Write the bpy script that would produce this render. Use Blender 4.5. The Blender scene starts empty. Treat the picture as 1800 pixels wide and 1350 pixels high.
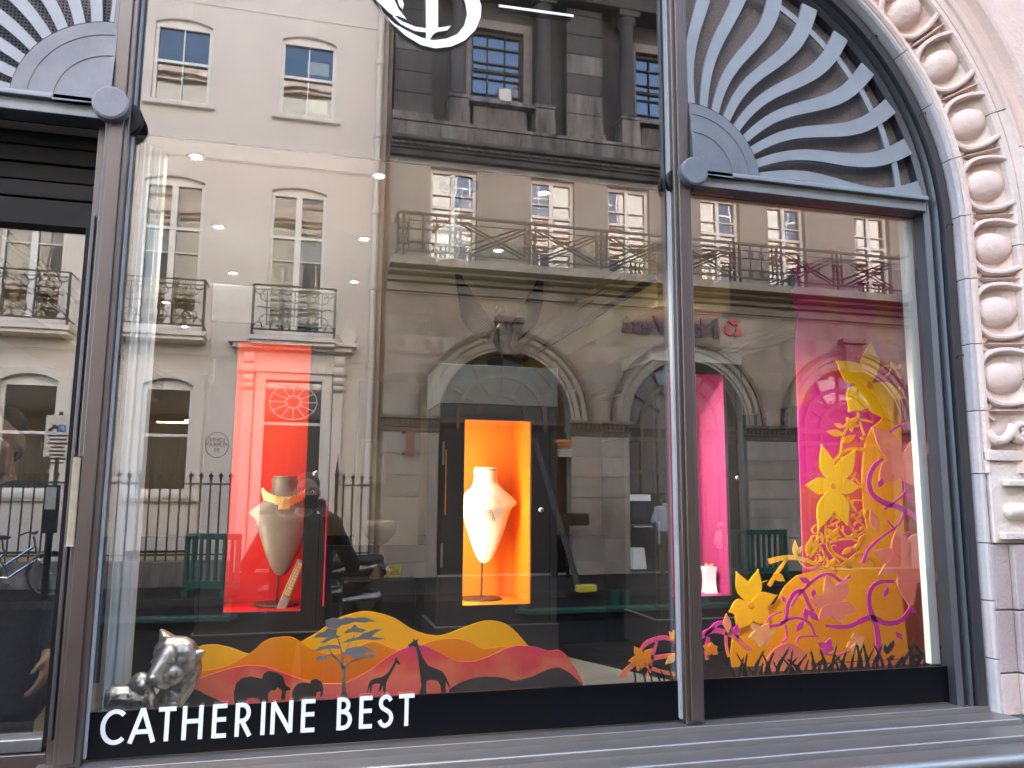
import bpy, math, random
from math import sin, cos, pi, radians
from mathutils import Vector, Matrix, geometry
random.seed(7)
SC = bpy.context.scene
COL = SC.collection
# ---------------------------------------------------------------- camera
RM = ((0.9683596, 0.04131107, 0.24611598), (-0.24948041, 0.13550371, 0.95885258), (0.0062616, -0.98991522, 0.14152262))
CAM = Vector((0, -2.5, 1.6)); FPX = 1406.0
cd = bpy.data.cameras.new('camera'); cam = bpy.data.objects.new('camera', cd); COL.objects.link(cam)
cd.sensor_width = 36; cd.lens = FPX / 1800 * 36; cd.clip_start = 0.02; cd.clip_end = 400
M4 = Matrix.Identity(4)
for i in range(3):
    M4[i][0] = RM[i][0]; M4[i][1] = -RM[i][1]; M4[i][2] = -RM[i][2]; M4[i][3] = CAM[i]
cam.matrix_world = M4
SC.camera = cam
# ---------------------------------------------------------------- daylight
wd = bpy.data.worlds.new('World'); SC.world = wd; wd.use_nodes = True
nt = wd.node_tree; bg = nt.nodes['Background']
sky = nt.nodes.new('ShaderNodeTexSky'); sky.sky_type = 'NISHITA'; sky.sun_disc = False
SUN_EL = radians(33); SUN_ROT = radians(188)
sky.sun_elevation = SUN_EL; sky.sun_rotation = SUN_ROT; sky.air_density = 1.0; sky.dust_density = 1.5
nt.links.new(sky.outputs[0], bg.inputs[0]); bg.inputs[1].default_value = 0.125
sl = bpy.data.lights.new('sun', 'SUN'); sl.energy = 5.0; sl.angle = radians(0.5); sl.color = (1, .96, .91)
so = bpy.data.objects.new('sun', sl); COL.objects.link(so)
sdir = Vector((sin(SUN_ROT) * cos(SUN_EL), cos(SUN_ROT) * cos(SUN_EL), sin(SUN_EL)))   # towards the sun
so.rotation_euler = sdir.to_track_quat('Z', 'Y').to_euler(); so.location = (0, -30, 30)
SC.view_settings.view_transform = 'Standard'; SC.view_settings.look = 'None'
SC.view_settings.exposure = 3.65
SC.view_settings.gamma = 1; SC.view_settings.use_curve_mapping = False
SC.render.engine = 'CYCLES'
SC.cycles.max_bounces = 10; SC.cycles.transparent_max_bounces = 16; SC.cycles.diffuse_bounces = 4; SC.cycles.glossy_bounces = 5
SC.cycles.transmission_bounces = 6; SC.cycles.caustics_reflective = False; SC.cycles.caustics_refractive = False
SC.cycles.use_denoising = True; SC.cycles.sample_clamp_indirect = 6
# ---------------------------------------------------------------- helpers
def ray(px, py):
    a = (px - 900, py - 675, FPX)
    return Vector([sum(RM[i][k] * a[k] for k in range(3)) for i in range(3)])
def W(px, py, y):                      # (x, z) where the sight line meets the upright plane y
    d = ray(px, py); t = (y - CAM.y) / d.y; p = CAM + d * t
    return (p.x, p.z)
def P3(px, py, y):
    x, z = W(px, py, y); return Vector((x, y, z))
def HZ(px, py, z):
    d = ray(px, py); t = (z - CAM.z) / d.z; return CAM + d * t
def PX(pts, y): return [W(a, b, y) for a, b in pts]
def catmull(pts, n=6, closed=False):
    P = [Vector(p) for p in pts]; out = []; L = len(P)
    rng = range(L) if closed else range(L - 1)
    for i in rng:
        p0 = P[(i - 1) % L] if closed or i > 0 else P[0]; p1 = P[i]; p2 = P[(i + 1) % L]
        p3 = P[(i + 2) % L] if closed or i + 2 < L else P[-1]
        for k in range(n):
            t = k / n
            out.append(0.5 * ((2 * p1) + (p2 - p0) * t + (2 * p0 - 5 * p1 + 4 * p2 - p3) * t * t + (3 * p1 - p0 - 3 * p2 + p3) * t ** 3))
    if not closed: out.append(P[-1])
    return out
WLOC = {}
class MB:
    def __init__(s, flip=False): s.v = []; s.f = []; s.flip = flip; s.sm = False
    def add(s, vs, fs):
        b = len(s.v)
        s.v += [tuple(v) for v in vs]; s.f += [tuple(b + i for i in f) for f in fs]; return s
    def box(s, x0, x1, y0, y1, z0, z1):
        v = [(x, y, z) for x in (x0, x1) for y in (y0, y1) for z in (z0, z1)]
        return s.add(v, [(0, 1, 3, 2), (4, 6, 7, 5), (0, 4, 5, 1), (2, 3, 7, 6), (0, 2, 6, 4), (1, 5, 7, 3)])
    def obox(s, c, ux, uy, uz):        # box from centre and three half-vectors
        c = Vector(c); v = [c + Vector(ux) * a + Vector(uy) * b + Vector(uz) * d for a in (-1, 1) for b in (-1, 1) for d in (-1, 1)]
        return s.add(v, [(0, 1, 3, 2), (4, 6, 7, 5), (0, 4, 5, 1), (2, 3, 7, 6), (0, 2, 6, 4), (1, 5, 7, 3)])
    def prism(s, pts, y0, y1, holes=()):       # outline in (x, z), thickness along y
        loops = [list(pts)] + [list(h) for h in holes]
        tri = geometry.tessellate_polygon([[Vector((p[0], p[1], 0)) for p in l] for l in loops])
        allp = [p for l in loops for p in l]; n = len(allp)
        vs = [(p[0], y0, p[1]) for p in allp] + [(p[0], y1, p[1]) for p in allp]
        fs = [t for t in tri] + [tuple(i + n for i in reversed(t)) for t in tri]
        b = 0
        for l in loops:
            m = len(l)
            for i in range(m):
                j = (i + 1) % m; fs.append((b + i, b + j, n + b + j, n + b + i))
            b += m
        return s.add(vs, fs)
    def tube(s, pts, r, n=8, closed=False, cap=True):
        P = [Vector(p) for p in pts]; L = len(P); R = r if isinstance(r, (list, tuple)) else [r] * L
        vs = []; up = None
        for i in range(L):
            if closed: t = P[(i + 1) % L] - P[i - 1]
            else: t = P[min(i + 1, L - 1)] - P[max(i - 1, 0)]
            if t.length < 1e-9: t = Vector((0, 0, 1))
            t.normalize()
            if up is None:
                up = Vector((0, 0, 1)) if abs(t.z) < .9 else Vector((1, 0, 0))
            a = up - t * up.dot(t)
            if a.length < 1e-6: a = t.orthogonal()
            a.normalize(); up = a; b = t.cross(a)
            for k in range(n):
                q = 2 * pi * k / n; vs.append(P[i] + (a * cos(q) + b * sin(q)) * R[i])
        fs = []
        for i in range(L if closed else L - 1):
            j = (i + 1) % L
            for k in range(n):
                m = (k + 1) % n; fs.append((i * n + k, i * n + m, j * n + m, j * n + k))
        if cap and not closed: fs += [tuple(reversed(range(n))), tuple((L - 1) * n + k for k in range(n))]
        return s.add(vs, fs)
    def lathe(s, prof, c=(0, 0, 0), n=16, axis='z', cap=True):
        vs = []; fs = []; c = Vector(c)
        for r, h in prof:
            for k in range(n):
                q = 2 * pi * k / n
                if axis == 'z': p = (r * cos(q), r * sin(q), h)
                elif axis == 'y': p = (r * cos(q), h, r * sin(q))
                else: p = (h, r * cos(q), r * sin(q))
                vs.append(c + Vector(p))
        for i in range(len(prof) - 1):
            for k in range(n):
                m = (k + 1) % n; fs.append((i * n + k, i * n + m, (i + 1) * n + m, (i + 1) * n + k))
        flat = max(h for r, h in prof) - min(h for r, h in prof) < 1e-6
        if cap and prof[0][0] > .002: fs.append(tuple(reversed(range(n))))
        if cap and prof[-1][0] > .002 and not flat: fs.append(tuple((len(prof) - 1) * n + k for k in range(n)))
        return s.add(vs, fs)
    def ell(s, c, r, n=14, m=8, rot=None):
        c = Vector(c); r = Vector(r) if hasattr(r, '__len__') else Vector((r, r, r)); vs = []; fs = []
        for i in range(m + 1):
            a = -pi / 2 + pi * i / m; ca = max(cos(a), 1e-3)
            for k in range(n):
                q = 2 * pi * k / n; p = Vector((r.x * ca * cos(q), r.y * ca * sin(q), r.z * sin(a)))
                if rot is not None: p = rot @ p
                vs.append(c + p)
        for i in range(m):
            for k in range(n):
                j = (k + 1) % n; fs.append((i * n + k, i * n + j, (i + 1) * n + j, (i + 1) * n + k))
        return s.add(vs, fs)
    def cap(s, a, b, ra, rb=None, n=12):       # tapered capsule
        a = Vector(a); b = Vector(b); rb = ra if rb is None else rb; d = (b - a)
        if d.length < 1e-6: return s.ell(a, ra)
        t = d.normalized(); pts = []; R = []
        for i in range(5):
            q = -pi / 2 + (pi / 2) * i / 4; pts.append(a + t * ra * sin(q)); R.append(max(ra * cos(q), 1e-3))
        for i in range(5):
            q = (pi / 2) * i / 4; pts.append(b + t * rb * sin(q)); R.append(max(rb * cos(q), 1e-3))
        return s.tube(pts, R, n)
    def sweep(s, path, prof, closed_prof=True):  # path: [(point, normal)] in (x, z); prof: [(offset, y)]
        vs = []; fs = []; n = len(prof)
        for (p, nn) in path:
            for o, y in prof: vs.append((p[0] + nn[0] * o, y, p[1] + nn[1] * o))
        for i in range(len(path) - 1):
            for k in range(n if closed_prof else n - 1):
                m = (k + 1) % n; fs.append((i * n + k, i * n + m, (i + 1) * n + m, (i + 1) * n + k))
        if closed_prof: fs += [tuple(range(n)), tuple((len(path) - 1) * n + k for k in reversed(range(n)))]
        return s.add(vs, fs)
    def ribbon(s, pts, w, y0, y1):             # flat band following (x, z) points
        P = [Vector(p) for p in pts]; L = len(P); ws = w if isinstance(w, (list, tuple)) else [w] * L
        if len(ws) != L: ws = [ws[min(int(i * (len(ws) - 1) / (L - 1) + .5), len(ws) - 1)] for i in range(L)]
        A = []; B = []
        for i in range(L):
            t = P[min(i + 1, L - 1)] - P[max(i - 1, 0)]; t.normalize(); nn = Vector((-t[1], t[0]))
            A.append(P[i] + nn * ws[i] / 2); B.append(P[i] - nn * ws[i] / 2)
        vs = []; fs = []
        for a, b in zip(A, B): vs += [(a[0], y0, a[1]), (b[0], y0, b[1]), (b[0], y1, b[1]), (a[0], y1, a[1])]
        for i in range(L - 1):
            for k in range(4): m = (k + 1) % 4; fs.append((i * 4 + k, i * 4 + m, i * 4 + 4 + m, i * 4 + 4 + k))
        fs += [(0, 1, 2, 3), tuple((L - 1) * 4 + k for k in (3, 2, 1, 0))]
        return s.add(vs, fs)
    def mesh(s, name, off=Vector((0, 0, 0)), smooth=False):
        v = [(a, -b, c) for a, b, c in s.v] if s.flip else s.v
        f = [tuple(reversed(q)) for q in s.f] if s.flip else s.f
        me = bpy.data.meshes.new(name); me.from_pydata([(a - off.x, b - off.y, c - off.z) for a, b, c in v], [], f)
        if smooth: me.polygons.foreach_set('use_smooth', [True] * len(me.polygons))
        me.update(); return me
def props(o, label=None, cat=None, group=None, kind=None):
    if label: o['label'] = label
    if cat: o['category'] = cat
    if group: o['group'] = group
    if kind: o['kind'] = kind
def thing(name, label, cat, loc=(0, 0, 0), group=None):
    o = bpy.data.objects.new(name, None); COL.objects.link(o); o.location = loc; o.empty_display_size = .1
    WLOC[o] = Vector(loc); props(o, label, cat, group); return o
def link(o, parent, loc=Vector((0, 0, 0))):
    COL.objects.link(o)
    if parent is not None: o.parent = parent
    WLOC[o] = loc; return o
def finish(o, smooth, bevel, seg=2):
    if bevel:
        b = o.modifiers.new('bevel', 'BEVEL'); b.width = bevel; b.segments = seg; b.limit_method = 'ANGLE'; b.angle_limit = radians(40)
        o.data.polygons.foreach_set('use_smooth', [True] * len(o.data.polygons))
        wn = o.modifiers.new('wn', 'WEIGHTED_NORMAL'); wn.keep_sharp = False
def part(name, mb, mat, parent, label=None, smooth=False, bevel=0, kind=None):
    off = WLOC.get(parent, Vector((0, 0, 0)))
    me = mb.mesh(name, off, smooth); me.materials.append(mat)
    o = bpy.data.objects.new(name, me); link(o, parent, off.copy()); finish(o, smooth, bevel)
    if label: o['label'] = label
    if kind: o['kind'] = kind
    return o
def solo(name, mb, mat, label, cat, group=None, smooth=False, bevel=0, kind=None):
    vs = [Vector((a, -b if mb.flip else b, c)) for a, b, c in mb.v]
    lo = Vector([min(v[i] for v in vs) for i in range(3)]); hi = Vector([max(v[i] for v in vs) for i in range(3)])
    base = Vector(((lo.x + hi.x) / 2, (lo.y + hi.y) / 2, lo.z))
    me = mb.mesh(name, base, smooth); me.materials.append(mat)
    o = bpy.data.objects.new(name, me); COL.objects.link(o); o.location = base; WLOC[o] = base; finish(o, smooth, bevel)
    props(o, label, cat, group, kind); return o
def struct(name, mb, mat, parent=None, **k):
    me = mb.mesh(name, Vector((0, 0, 0))); me.materials.append(mat)
    o = bpy.data.objects.new(name, me); link(o, parent)
    if parent is None: o['kind'] = 'structure'
    return o
def inst(name, me, parent, M, label=None):     # piece that shares mesh data; M = world matrix
    o = bpy.data.objects.new(name, me); COL.objects.link(o); o.parent = parent
    o.matrix_local = Matrix.Translation(-WLOC[parent]) @ M; WLOC[o] = M.translation
    if label: o['label'] = label
    return o
def dup_tree(root, loc, label=None):
    r = root.copy(); COL.objects.link(r); r.location = loc; WLOC[r] = Vector(loc)
    if label: r['label'] = label
    for ch in root.children:
        c = ch.copy(); COL.objects.link(c); c.parent = r
        for g in ch.children:
            d = g.copy(); COL.objects.link(d); d.parent = c
    return r
def organic(name, mb, mat, parent, vox, it=6, fac=.5, label=None):
    """one continuous skin over overlapping volumes"""
    off = WLOC[parent]; me = mb.mesh(name, off); o = bpy.data.objects.new(name, me); COL.objects.link(o)
    m = o.modifiers.new('r', 'REMESH'); m.mode = 'VOXEL'; m.voxel_size = vox
    if it:
        q = o.modifiers.new('s', 'SMOOTH'); q.factor = fac; q.iterations = it
    dg = bpy.context.evaluated_depsgraph_get(); me2 = bpy.data.meshes.new_from_object(o.evaluated_get(dg), depsgraph=dg)
    o.modifiers.clear(); o.data = me2; me2.name = name; bpy.data.meshes.remove(me)
    me2.materials.clear(); me2.materials.append(mat)
    me2.polygons.foreach_set('use_smooth', [True] * len(me2.polygons))
    if parent is not None: o.parent = parent
    WLOC[o] = off.copy()
    if label: o['label'] = label
    return o
def text_mb(body, size, ext=.004, align='CENTER', space=1.0, bold=0):
    cu = bpy.data.curves.new('t', 'FONT'); cu.body = body; cu.size = size; cu.extrude = ext; cu.align_x = align; cu.align_y = 'CENTER'
    cu.resolution_u = 3; cu.offset = bold; cu.space_line = space
    o = bpy.data.objects.new('t', cu); COL.objects.link(o)
    dg = bpy.context.evaluated_depsgraph_get(); me = bpy.data.meshes.new_from_object(o.evaluated_get(dg), depsgraph=dg)
    vs = [v.co.copy() for v in me.vertices]; fs = [tuple(p.vertices) for p in me.polygons]
    bpy.data.objects.remove(o); bpy.data.meshes.remove(me); bpy.data.curves.remove(cu)
    return vs, fs
def wall_text(body, size, x, y, z, face, ext=.004, tilt=0, space=1.0):
    """lettering standing on an upright wall; face=+1 reads from +y, -1 reads from -y"""
    vs, fs = text_mb(body, size, ext, space=space); mb = MB(); out = []
    for v in vs:
        a, b = v.x * cos(tilt) - v.y * sin(tilt), v.x * sin(tilt) + v.y * cos(tilt)
        out.append((x - face * a, y + face * v.z, z + b))
    mb.add(out, fs); return mb
# ---------------------------------------------------------------- materials
def nodes(name):
    m = bpy.data.materials.new(name); m.use_nodes = True; t = m.node_tree
    return m, t, t.nodes, t.links, t.nodes['Principled BSDF']
def pm(name, c1, c2=None, scale=6, rough=.7, bump=0, bscale=None, metal=0, spec=.5, detail=6, streak=None, sheen=0, coat=0, lo=.35, hi=.65, rvar=.1, dist=.02):
    m, t, N, L, B = nodes(name)
    B.inputs['Roughness'].default_value = rough; B.inputs['Metallic'].default_value = metal
    B.inputs['Specular IOR Level'].default_value = spec; B.inputs['Coat Weight'].default_value = coat
    tc = N.new('ShaderNodeTexCoord'); mp = N.new('ShaderNodeMapping'); L.new(tc.outputs['Object'], mp.inputs[0])
    if streak: mp.inputs['Scale'].default_value = streak
    n1 = N.new('ShaderNodeTexNoise'); n1.inputs['Scale'].default_value = scale; n1.inputs['Detail'].default_value = detail
    n1.inputs['Roughness'].default_value = .6; L.new(mp.outputs[0], n1.inputs[0])
    cr = N.new('ShaderNodeValToRGB'); c2 = c2 or tuple(c * .8 for c in c1)
    cr.color_ramp.elements[0].position = lo; cr.color_ramp.elements[1].position = hi
    cr.color_ramp.elements[0].color = (*c1, 1); cr.color_ramp.elements[1].color = (*c2, 1)
    L.new(n1.outputs[0], cr.inputs[0]); L.new(cr.outputs[0], B.inputs['Base Color'])
    if rvar:
        mr = N.new('ShaderNodeMapRange'); mr.inputs[3].default_value = max(rough - rvar, .02); mr.inputs[4].default_value = min(rough + rvar, 1)
        L.new(n1.outputs[0], mr.inputs[0]); L.new(mr.outputs[0], B.inputs['Roughness'])
    if bump:
        n2 = N.new('ShaderNodeTexNoise'); n2.inputs['Scale'].default_value = bscale or scale * 8; n2.inputs['Detail'].default_value = 4
        L.new(tc.outputs['Object'], n2.inputs[0]); bp = N.new('ShaderNodeBump'); bp.inputs['Strength'].default_value = bump; bp.inputs['Distance'].default_value = dist
        L.new(n2.outputs[0], bp.inputs['Height']); L.new(bp.outputs[0], B.inputs['Normal'])
    return m
def emis(name, c, s):
    m, t, N, L, B = nodes(name); B.inputs['Base Color'].default_value = (*c, 1)
    B.inputs['Emission Color'].default_value = (*c, 1); B.inputs['Emission Strength'].default_value = s; return m
def glassm(name, refl, tint=(1, 1, 1), rough=0.0, wob=0.0):
    m = bpy.data.materials.new(name); m.use_nodes = True; t = m.node_tree; N = t.nodes; L = t.links; N.remove(N['Principled BSDF'])
    out = N['Material Output']; a = N.new('ShaderNodeBsdfTransparent'); a.inputs[0].default_value = (*tint, 1)
    g = N.new('ShaderNodeBsdfGlossy'); g.inputs['Roughness'].default_value = rough; g.inputs[0].default_value = (.97, .98, 1, 1)
    fr = N.new('ShaderNodeLayerWeight'); fr.inputs[0].default_value = .25
    mr = N.new('ShaderNodeMapRange'); mr.inputs[3].default_value = refl; mr.inputs[4].default_value = min(refl + .5, .95); L.new(fr.outputs['Fresnel'], mr.inputs[0])
    mx = N.new('ShaderNodeMixShader'); L.new(mr.outputs[0], mx.inputs[0]); L.new(a.outputs[0], mx.inputs[1]); L.new(g.outputs[0], mx.inputs[2]); L.new(mx.outputs[0], out.inputs[0])
    if wob:
        tc = N.new('ShaderNodeTexCoord'); n = N.new('ShaderNodeTexNoise'); n.inputs['Scale'].default_value = 1.3; n.inputs['Detail'].default_value = 1; L.new(tc.outputs['Object'], n.inputs[0])
        bp = N.new('ShaderNodeBump'); bp.inputs['Strength'].default_value = wob; bp.inputs['Distance'].default_value = .05; L.new(n.outputs[0], bp.inputs['Height']); L.new(bp.outputs[0], g.inputs['Normal'])
    return m
def gradm(name, stops, axis=2, lo=0, hi=1, nscale=5, namt=.25, rough=.6):
    """sprayed paint that fades between colours along an axis of the object, with cloudy drift"""
    m, t, N, L, B = nodes(name); B.inputs['Roughness'].default_value = rough; B.inputs['Specular IOR Level'].default_value = .25
    tc = N.new('ShaderNodeTexCoord'); sp = N.new('ShaderNodeSeparateXYZ'); L.new(tc.outputs['Object'], sp.inputs[0])
    mr = N.new('ShaderNodeMapRange'); mr.inputs[1].default_value = lo; mr.inputs[2].default_value = hi; L.new(sp.outputs[axis], mr.inputs[0])
    n = N.new('ShaderNodeTexNoise'); n.inputs['Scale'].default_value = nscale; n.inputs['Detail'].default_value = 3; L.new(tc.outputs['Object'], n.inputs[0])
    s = N.new('ShaderNodeMath'); s.operation = 'SUBTRACT'; L.new(n.outputs[0], s.inputs[0]); s.inputs[1].default_value = .5
    mu = N.new('ShaderNodeMath'); mu.operation = 'MULTIPLY_ADD'; L.new(s.outputs[0], mu.inputs[0]); mu.inputs[1].default_value = namt * 4; L.new(mr.outputs[0], mu.inputs[2])
    cr = N.new('ShaderNodeValToRGB'); e = cr.color_ramp.elements
    for i, (p, c) in enumerate(stops):
        if i > 1: e.new(p)
    for i, (p, c) in enumerate(sorted(stops)): e[i].position = p; e[i].color = (*c, 1)
    L.new(mu.outputs[0], cr.inputs[0]); L.new(cr.outputs[0], B.inputs['Base Color']); return m
def bronze(name, base, refl, tint, rough):
    m, t, N, L, B = nodes(name); B.inputs['Roughness'].default_value = .55; out = N['Material Output']
    tc = N.new('ShaderNodeTexCoord'); n = N.new('ShaderNodeTexNoise'); n.inputs['Scale'].default_value = 14; n.inputs['Detail'].default_value = 7; L.new(tc.outputs['Object'], n.inputs[0])
    cr = N.new('ShaderNodeValToRGB'); cr.color_ramp.elements[0].color = (*[c * .8 for c in base], 1); cr.color_ramp.elements[1].color = (*[c * 1.2 for c in base], 1); L.new(n.outputs[0], cr.inputs[0]); L.new(cr.outputs[0], B.inputs[0])
    g = N.new('ShaderNodeBsdfGlossy'); g.inputs[0].default_value = (*tint, 1)
    r2 = N.new('ShaderNodeMapRange'); r2.inputs[3].default_value = rough - .08; r2.inputs[4].default_value = rough + .08; L.new(n.outputs[0], r2.inputs[0]); L.new(r2.outputs[0], g.inputs['Roughness'])
    mx = N.new('ShaderNodeMixShader'); mx.inputs[0].default_value = refl; L.new(B.outputs[0], mx.inputs[1]); L.new(g.outputs[0], mx.inputs[2]); L.new(mx.outputs[0], out.inputs[0]); return m
MT = dict(
    bronze=bronze('bronze paint', (.040, .0215, .014), .075, (1, .97, .95), .33),
    fan=bronze('blue grey paint', (.15, .168, .178), .09, (.9, .94, 1), .5),
    fanlight=pm('pale grey paint', (.235, .235, .25), (.19, .19, .205), 9, .55, .05),
    ring=bronze('navy grey paint', (.021, .021, .026), .05, (.85, .9, 1), .35),
    black=pm('black paint', (.006, .006, .0065), (.004, .004, .0045), 8, .5, spec=.25),
    cab=pm('charcoal lacquer', (.024, .024, .026), (.016, .016, .018), 30, .4, streak=(1, 1, 12)),
    cabtop=pm('slate lacquer', (.30, .34, .36), (.25, .29, .31), 14, .5),
    fanback=pm('brown mesh backing', (.15, .13, .125), (.10, .087, .085), 160, .8, .2, 300),
    white=pm('white vinyl', (.86, .86, .87), (.84, .84, .85), 4, .5),
    whitep=pm('white paint', (.80, .86, .88), (.72, .78, .8), 6, .5),
    sill=bronze('brushed sill metal', (.095, .083, .073), .21, (1, .95, .88), .36),
    stone=pm('pale terracotta', (.72, .575, .50), (.63, .475, .405), 5, .75, .25, 60, lo=.3, hi=.72),
    stoneb=pm('pinkish faience', (.64, .53, .47), (.56, .43, .38), 2.2, .7, .3, 40, lo=.25, hi=.75),
    granite=pm('grey pink granite', (.47, .385, .365), (.39, .30, .285), 3, .7, .3, 80),
    peach=pm('peach terracotta', (.56, .40, .325), (.50, .34, .26), 4, .7, .2, 60),
    mortar=pm('dirty mortar', (.14, .12, .11), (.08, .07, .065), 20, .9),
    ceil=pm('cream ceiling', (.66, .61, .5), (.62, .57, .46), 2, .8),
    wallin=pm('cream shop wall', (.62, .52, .33), (.56, .47, .29), 2, .8),
    darkin=pm('dark shop wall', (.03, .03, .032), (.022, .022, .024), 3, .7),
    floorin=pm('grey window floor', (.24, .245, .22), (.19, .195, .175), 4, .65, .05),
    stucco=pm('cream stucco', (.66, .615, .565), (.58, .54, .495), .9, .85, .15, 30, streak=(1, 1, .6), lo=.3, hi=.75),
    stucco2=pm('pale stucco trim', (.70, .66, .61), (.64, .6, .555), 1.5, .8, .1, 30),
    sashw=pm('white sash paint', (.78, .77, .74), (.7, .69, .66), 5, .55),
    bstone=pm('portland stone', (.31, .298, .27), (.158, .15, .136), 1.5, .85, .2, 25, streak=(1, 1, .35), lo=.3, hi=.75),
    bstone2=pm('carved grimy stone', (.17, .145, .125), (.04, .035, .03), 14, .85, .5, 40, lo=.42, hi=.62),
    soot=pm('sooty stone', (.072, .068, .069), (.022, .021, .023), 1.6, .85, .25, 25, streak=(1.4, 1.4, .35), lo=.3, hi=.7),
    sootl=pm('stained ledge stone', (.19, .178, .17), (.045, .042, .042), 2.2, .85, .25, 25, streak=(1.8, 1.8, .3), lo=.36, hi=.66),
    iron=pm('black iron', (.012, .011, .011), (.02, .018, .017), 20, .5),
    asphalt=pm('asphalt', (.02, .02, .021), (.013, .013, .014), 7, .95, .3, 120, spec=.05, rvar=0),
    paving=pm('paving stone', (.036, .035, .034), (.022, .021, .021), 2, .95, .2, 60, spec=.05, rvar=0),
    kerb=pm('granite kerb', (.05, .048, .046), (.034, .033, .032), 9, .95, spec=.05, rvar=0),
    skin=pm('skin', (.40, .25, .18), (.36, .21, .15), 20, .5),
    hair=pm('dark hair', (.012, .01, .009), (.02, .016, .013), 60, .5),
    navy=pm('navy cloth', (.018, .02, .03), (.012, .013, .02), 60, .9),
    coat=pm('black coat', (.012, .012, .014), (.008, .008, .009), 60, .9),
    shirt=pm('pale blue shirt', (.33, .37, .43), (.28, .32, .38), 12, .85),
    trous=pm('grey trousers', (.05, .05, .055), (.04, .04, .044), 40, .9),
    silver=pm('polished silver', (.78, .77, .75), (.45, .44, .43), 40, .36, .5, 150, metal=1, rvar=.08, dist=.004, lo=.4, hi=.62),
    chrome=pm('chrome', (.75, .75, .75), (.7, .7, .7), 8, .18, metal=1),
    gold=pm('gold', (.95, .74, .36), (.85, .58, .22), 60, .3, .3, 120, metal=.55),
    green=pm('green plastic', (.006, .075, .06), (.005, .06, .05), 6, .45),
    bust=pm('cream bust cloth', (.74, .69, .58), (.70, .65, .54), 30, .7),
    gunmetal=pm('black satin bust', (.24, .235, .20), (.2, .195, .17), 10, .4),
    rubber=pm('tyre rubber', (.012, .012, .012), (.02, .02, .02), 30, .8),
    yellow=pm('yellow plastic', (.62, .55, .08), (.55, .48, .06), 8, .5),
    wood=pm('dark timber', (.035, .03, .027), (.02, .018, .016), 12, .7, streak=(1, 1, .1)),
    brownf=pm('brown bronze glazing bars', (.06, .035, .025), (.045, .028, .02), 12, .5),
    plate=pm('yellow plate', (.6, .5, .1), (.55, .46, .09), 5, .4),
    blackv=pm('black vinyl', (.005, .005, .007), (.004, .004, .005), 5, .3, spec=.2),
    grille=pm('steel', (.3, .3, .31), (.25, .25, .26), 10, .35, metal=.8),
)
def crease_shade(m):  # darkens concave creases in the base colour to add shadow contrast
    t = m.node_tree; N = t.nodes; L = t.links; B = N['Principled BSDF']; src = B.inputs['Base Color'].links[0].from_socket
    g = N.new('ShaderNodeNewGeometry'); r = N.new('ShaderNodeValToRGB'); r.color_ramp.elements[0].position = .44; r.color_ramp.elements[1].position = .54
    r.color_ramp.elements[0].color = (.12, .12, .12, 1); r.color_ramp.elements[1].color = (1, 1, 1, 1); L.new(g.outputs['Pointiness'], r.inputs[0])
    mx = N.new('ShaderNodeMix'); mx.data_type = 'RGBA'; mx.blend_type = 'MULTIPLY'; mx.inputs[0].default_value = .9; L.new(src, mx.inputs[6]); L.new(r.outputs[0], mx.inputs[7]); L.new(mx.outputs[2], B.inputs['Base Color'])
crease_shade(MT['silver'])
MT['glass'] = glassm('shop glass', .125, (.97, .985, .98))
MT['dglass'] = glassm('door glass', .15, (.9, .93, .93))
MT['hglass'] = glassm('house pane', .1, (.82, .86, .86), wob=.05)
MT['hglass2'] = glassm('tall house pane', .05, (.85, .88, .86), wob=.05)
MT['bglass'] = glassm('bank pane', .2, (.5, .52, .55), wob=.06)
# ================================================================ SETTING
g = MB(); g.box(-40, 40, -3.9, 3.0, -.3, 0); struct('near_pavement', g, MT['paving'])
g = MB(); g.box(-40, 40, -4.05, -3.902, -.3, .002)
struct('near_kerb', g, MT['kerb'])
g = MB(); g.box(-40, 40, -11.2, -4.052, -.3, -.12); struct('road', g, MT['asphalt'])
g = MB(); g.box(-40, 40, -11.35, -11.202, -.3, .002); struct('far_kerb', g, MT['kerb'])
g = MB(); g.box(-40, 40, -16, -11.352, -.3, 0); struct('far_pavement', g, MT['paving'])
g = MB(); g.box(-200, 200, -200, 200, -.6, -.34); struct('ground', g, MT['asphalt'])
# ================================================================ SHOP FRONT
CX, CZ, RF = 1.276, 2.64, 1.085        # side centre of the basket arch and radius of the frame's outer edge
MX = .34                                # axis of symmetry
def arch_path(r, zb=.86, full=True, step=3):
    """points and outward normals, from the right jamb foot over the crown to the left jamb foot"""
    out = [((CX + r, zb), (1, 0)), ((CX + r, CZ), (1, 0))]
    for i in range(step, 71, step):
        a = radians(i); out.append(((CX + r * cos(a), CZ + r * sin(a)), (cos(a), sin(a))))
    if not full: return out
    a = radians(70); t = (CX - MX) / cos(a); zc = CZ - t * sin(a); R = t + r
    k = out[:]
    for i in range(71, 90, 2):
        b = radians(i); out.append(((MX + R * cos(b), zc + R * sin(b)), (cos(b), sin(b))))
    out.append(((MX, zc + R), (0, 1)))
    return out + [((2 * MX - p[0], p[1]), (-n[0], n[1])) for p, n in reversed(out[:-1])]
XL = 2 * MX - (CX + RF)
XT_L, XT_R = -.553, 2.26
shop = thing('shop_window', 'bronze and navy metal shop window frame set inside the stone arch', 'shop window', (MX, 0, .86))
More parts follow.
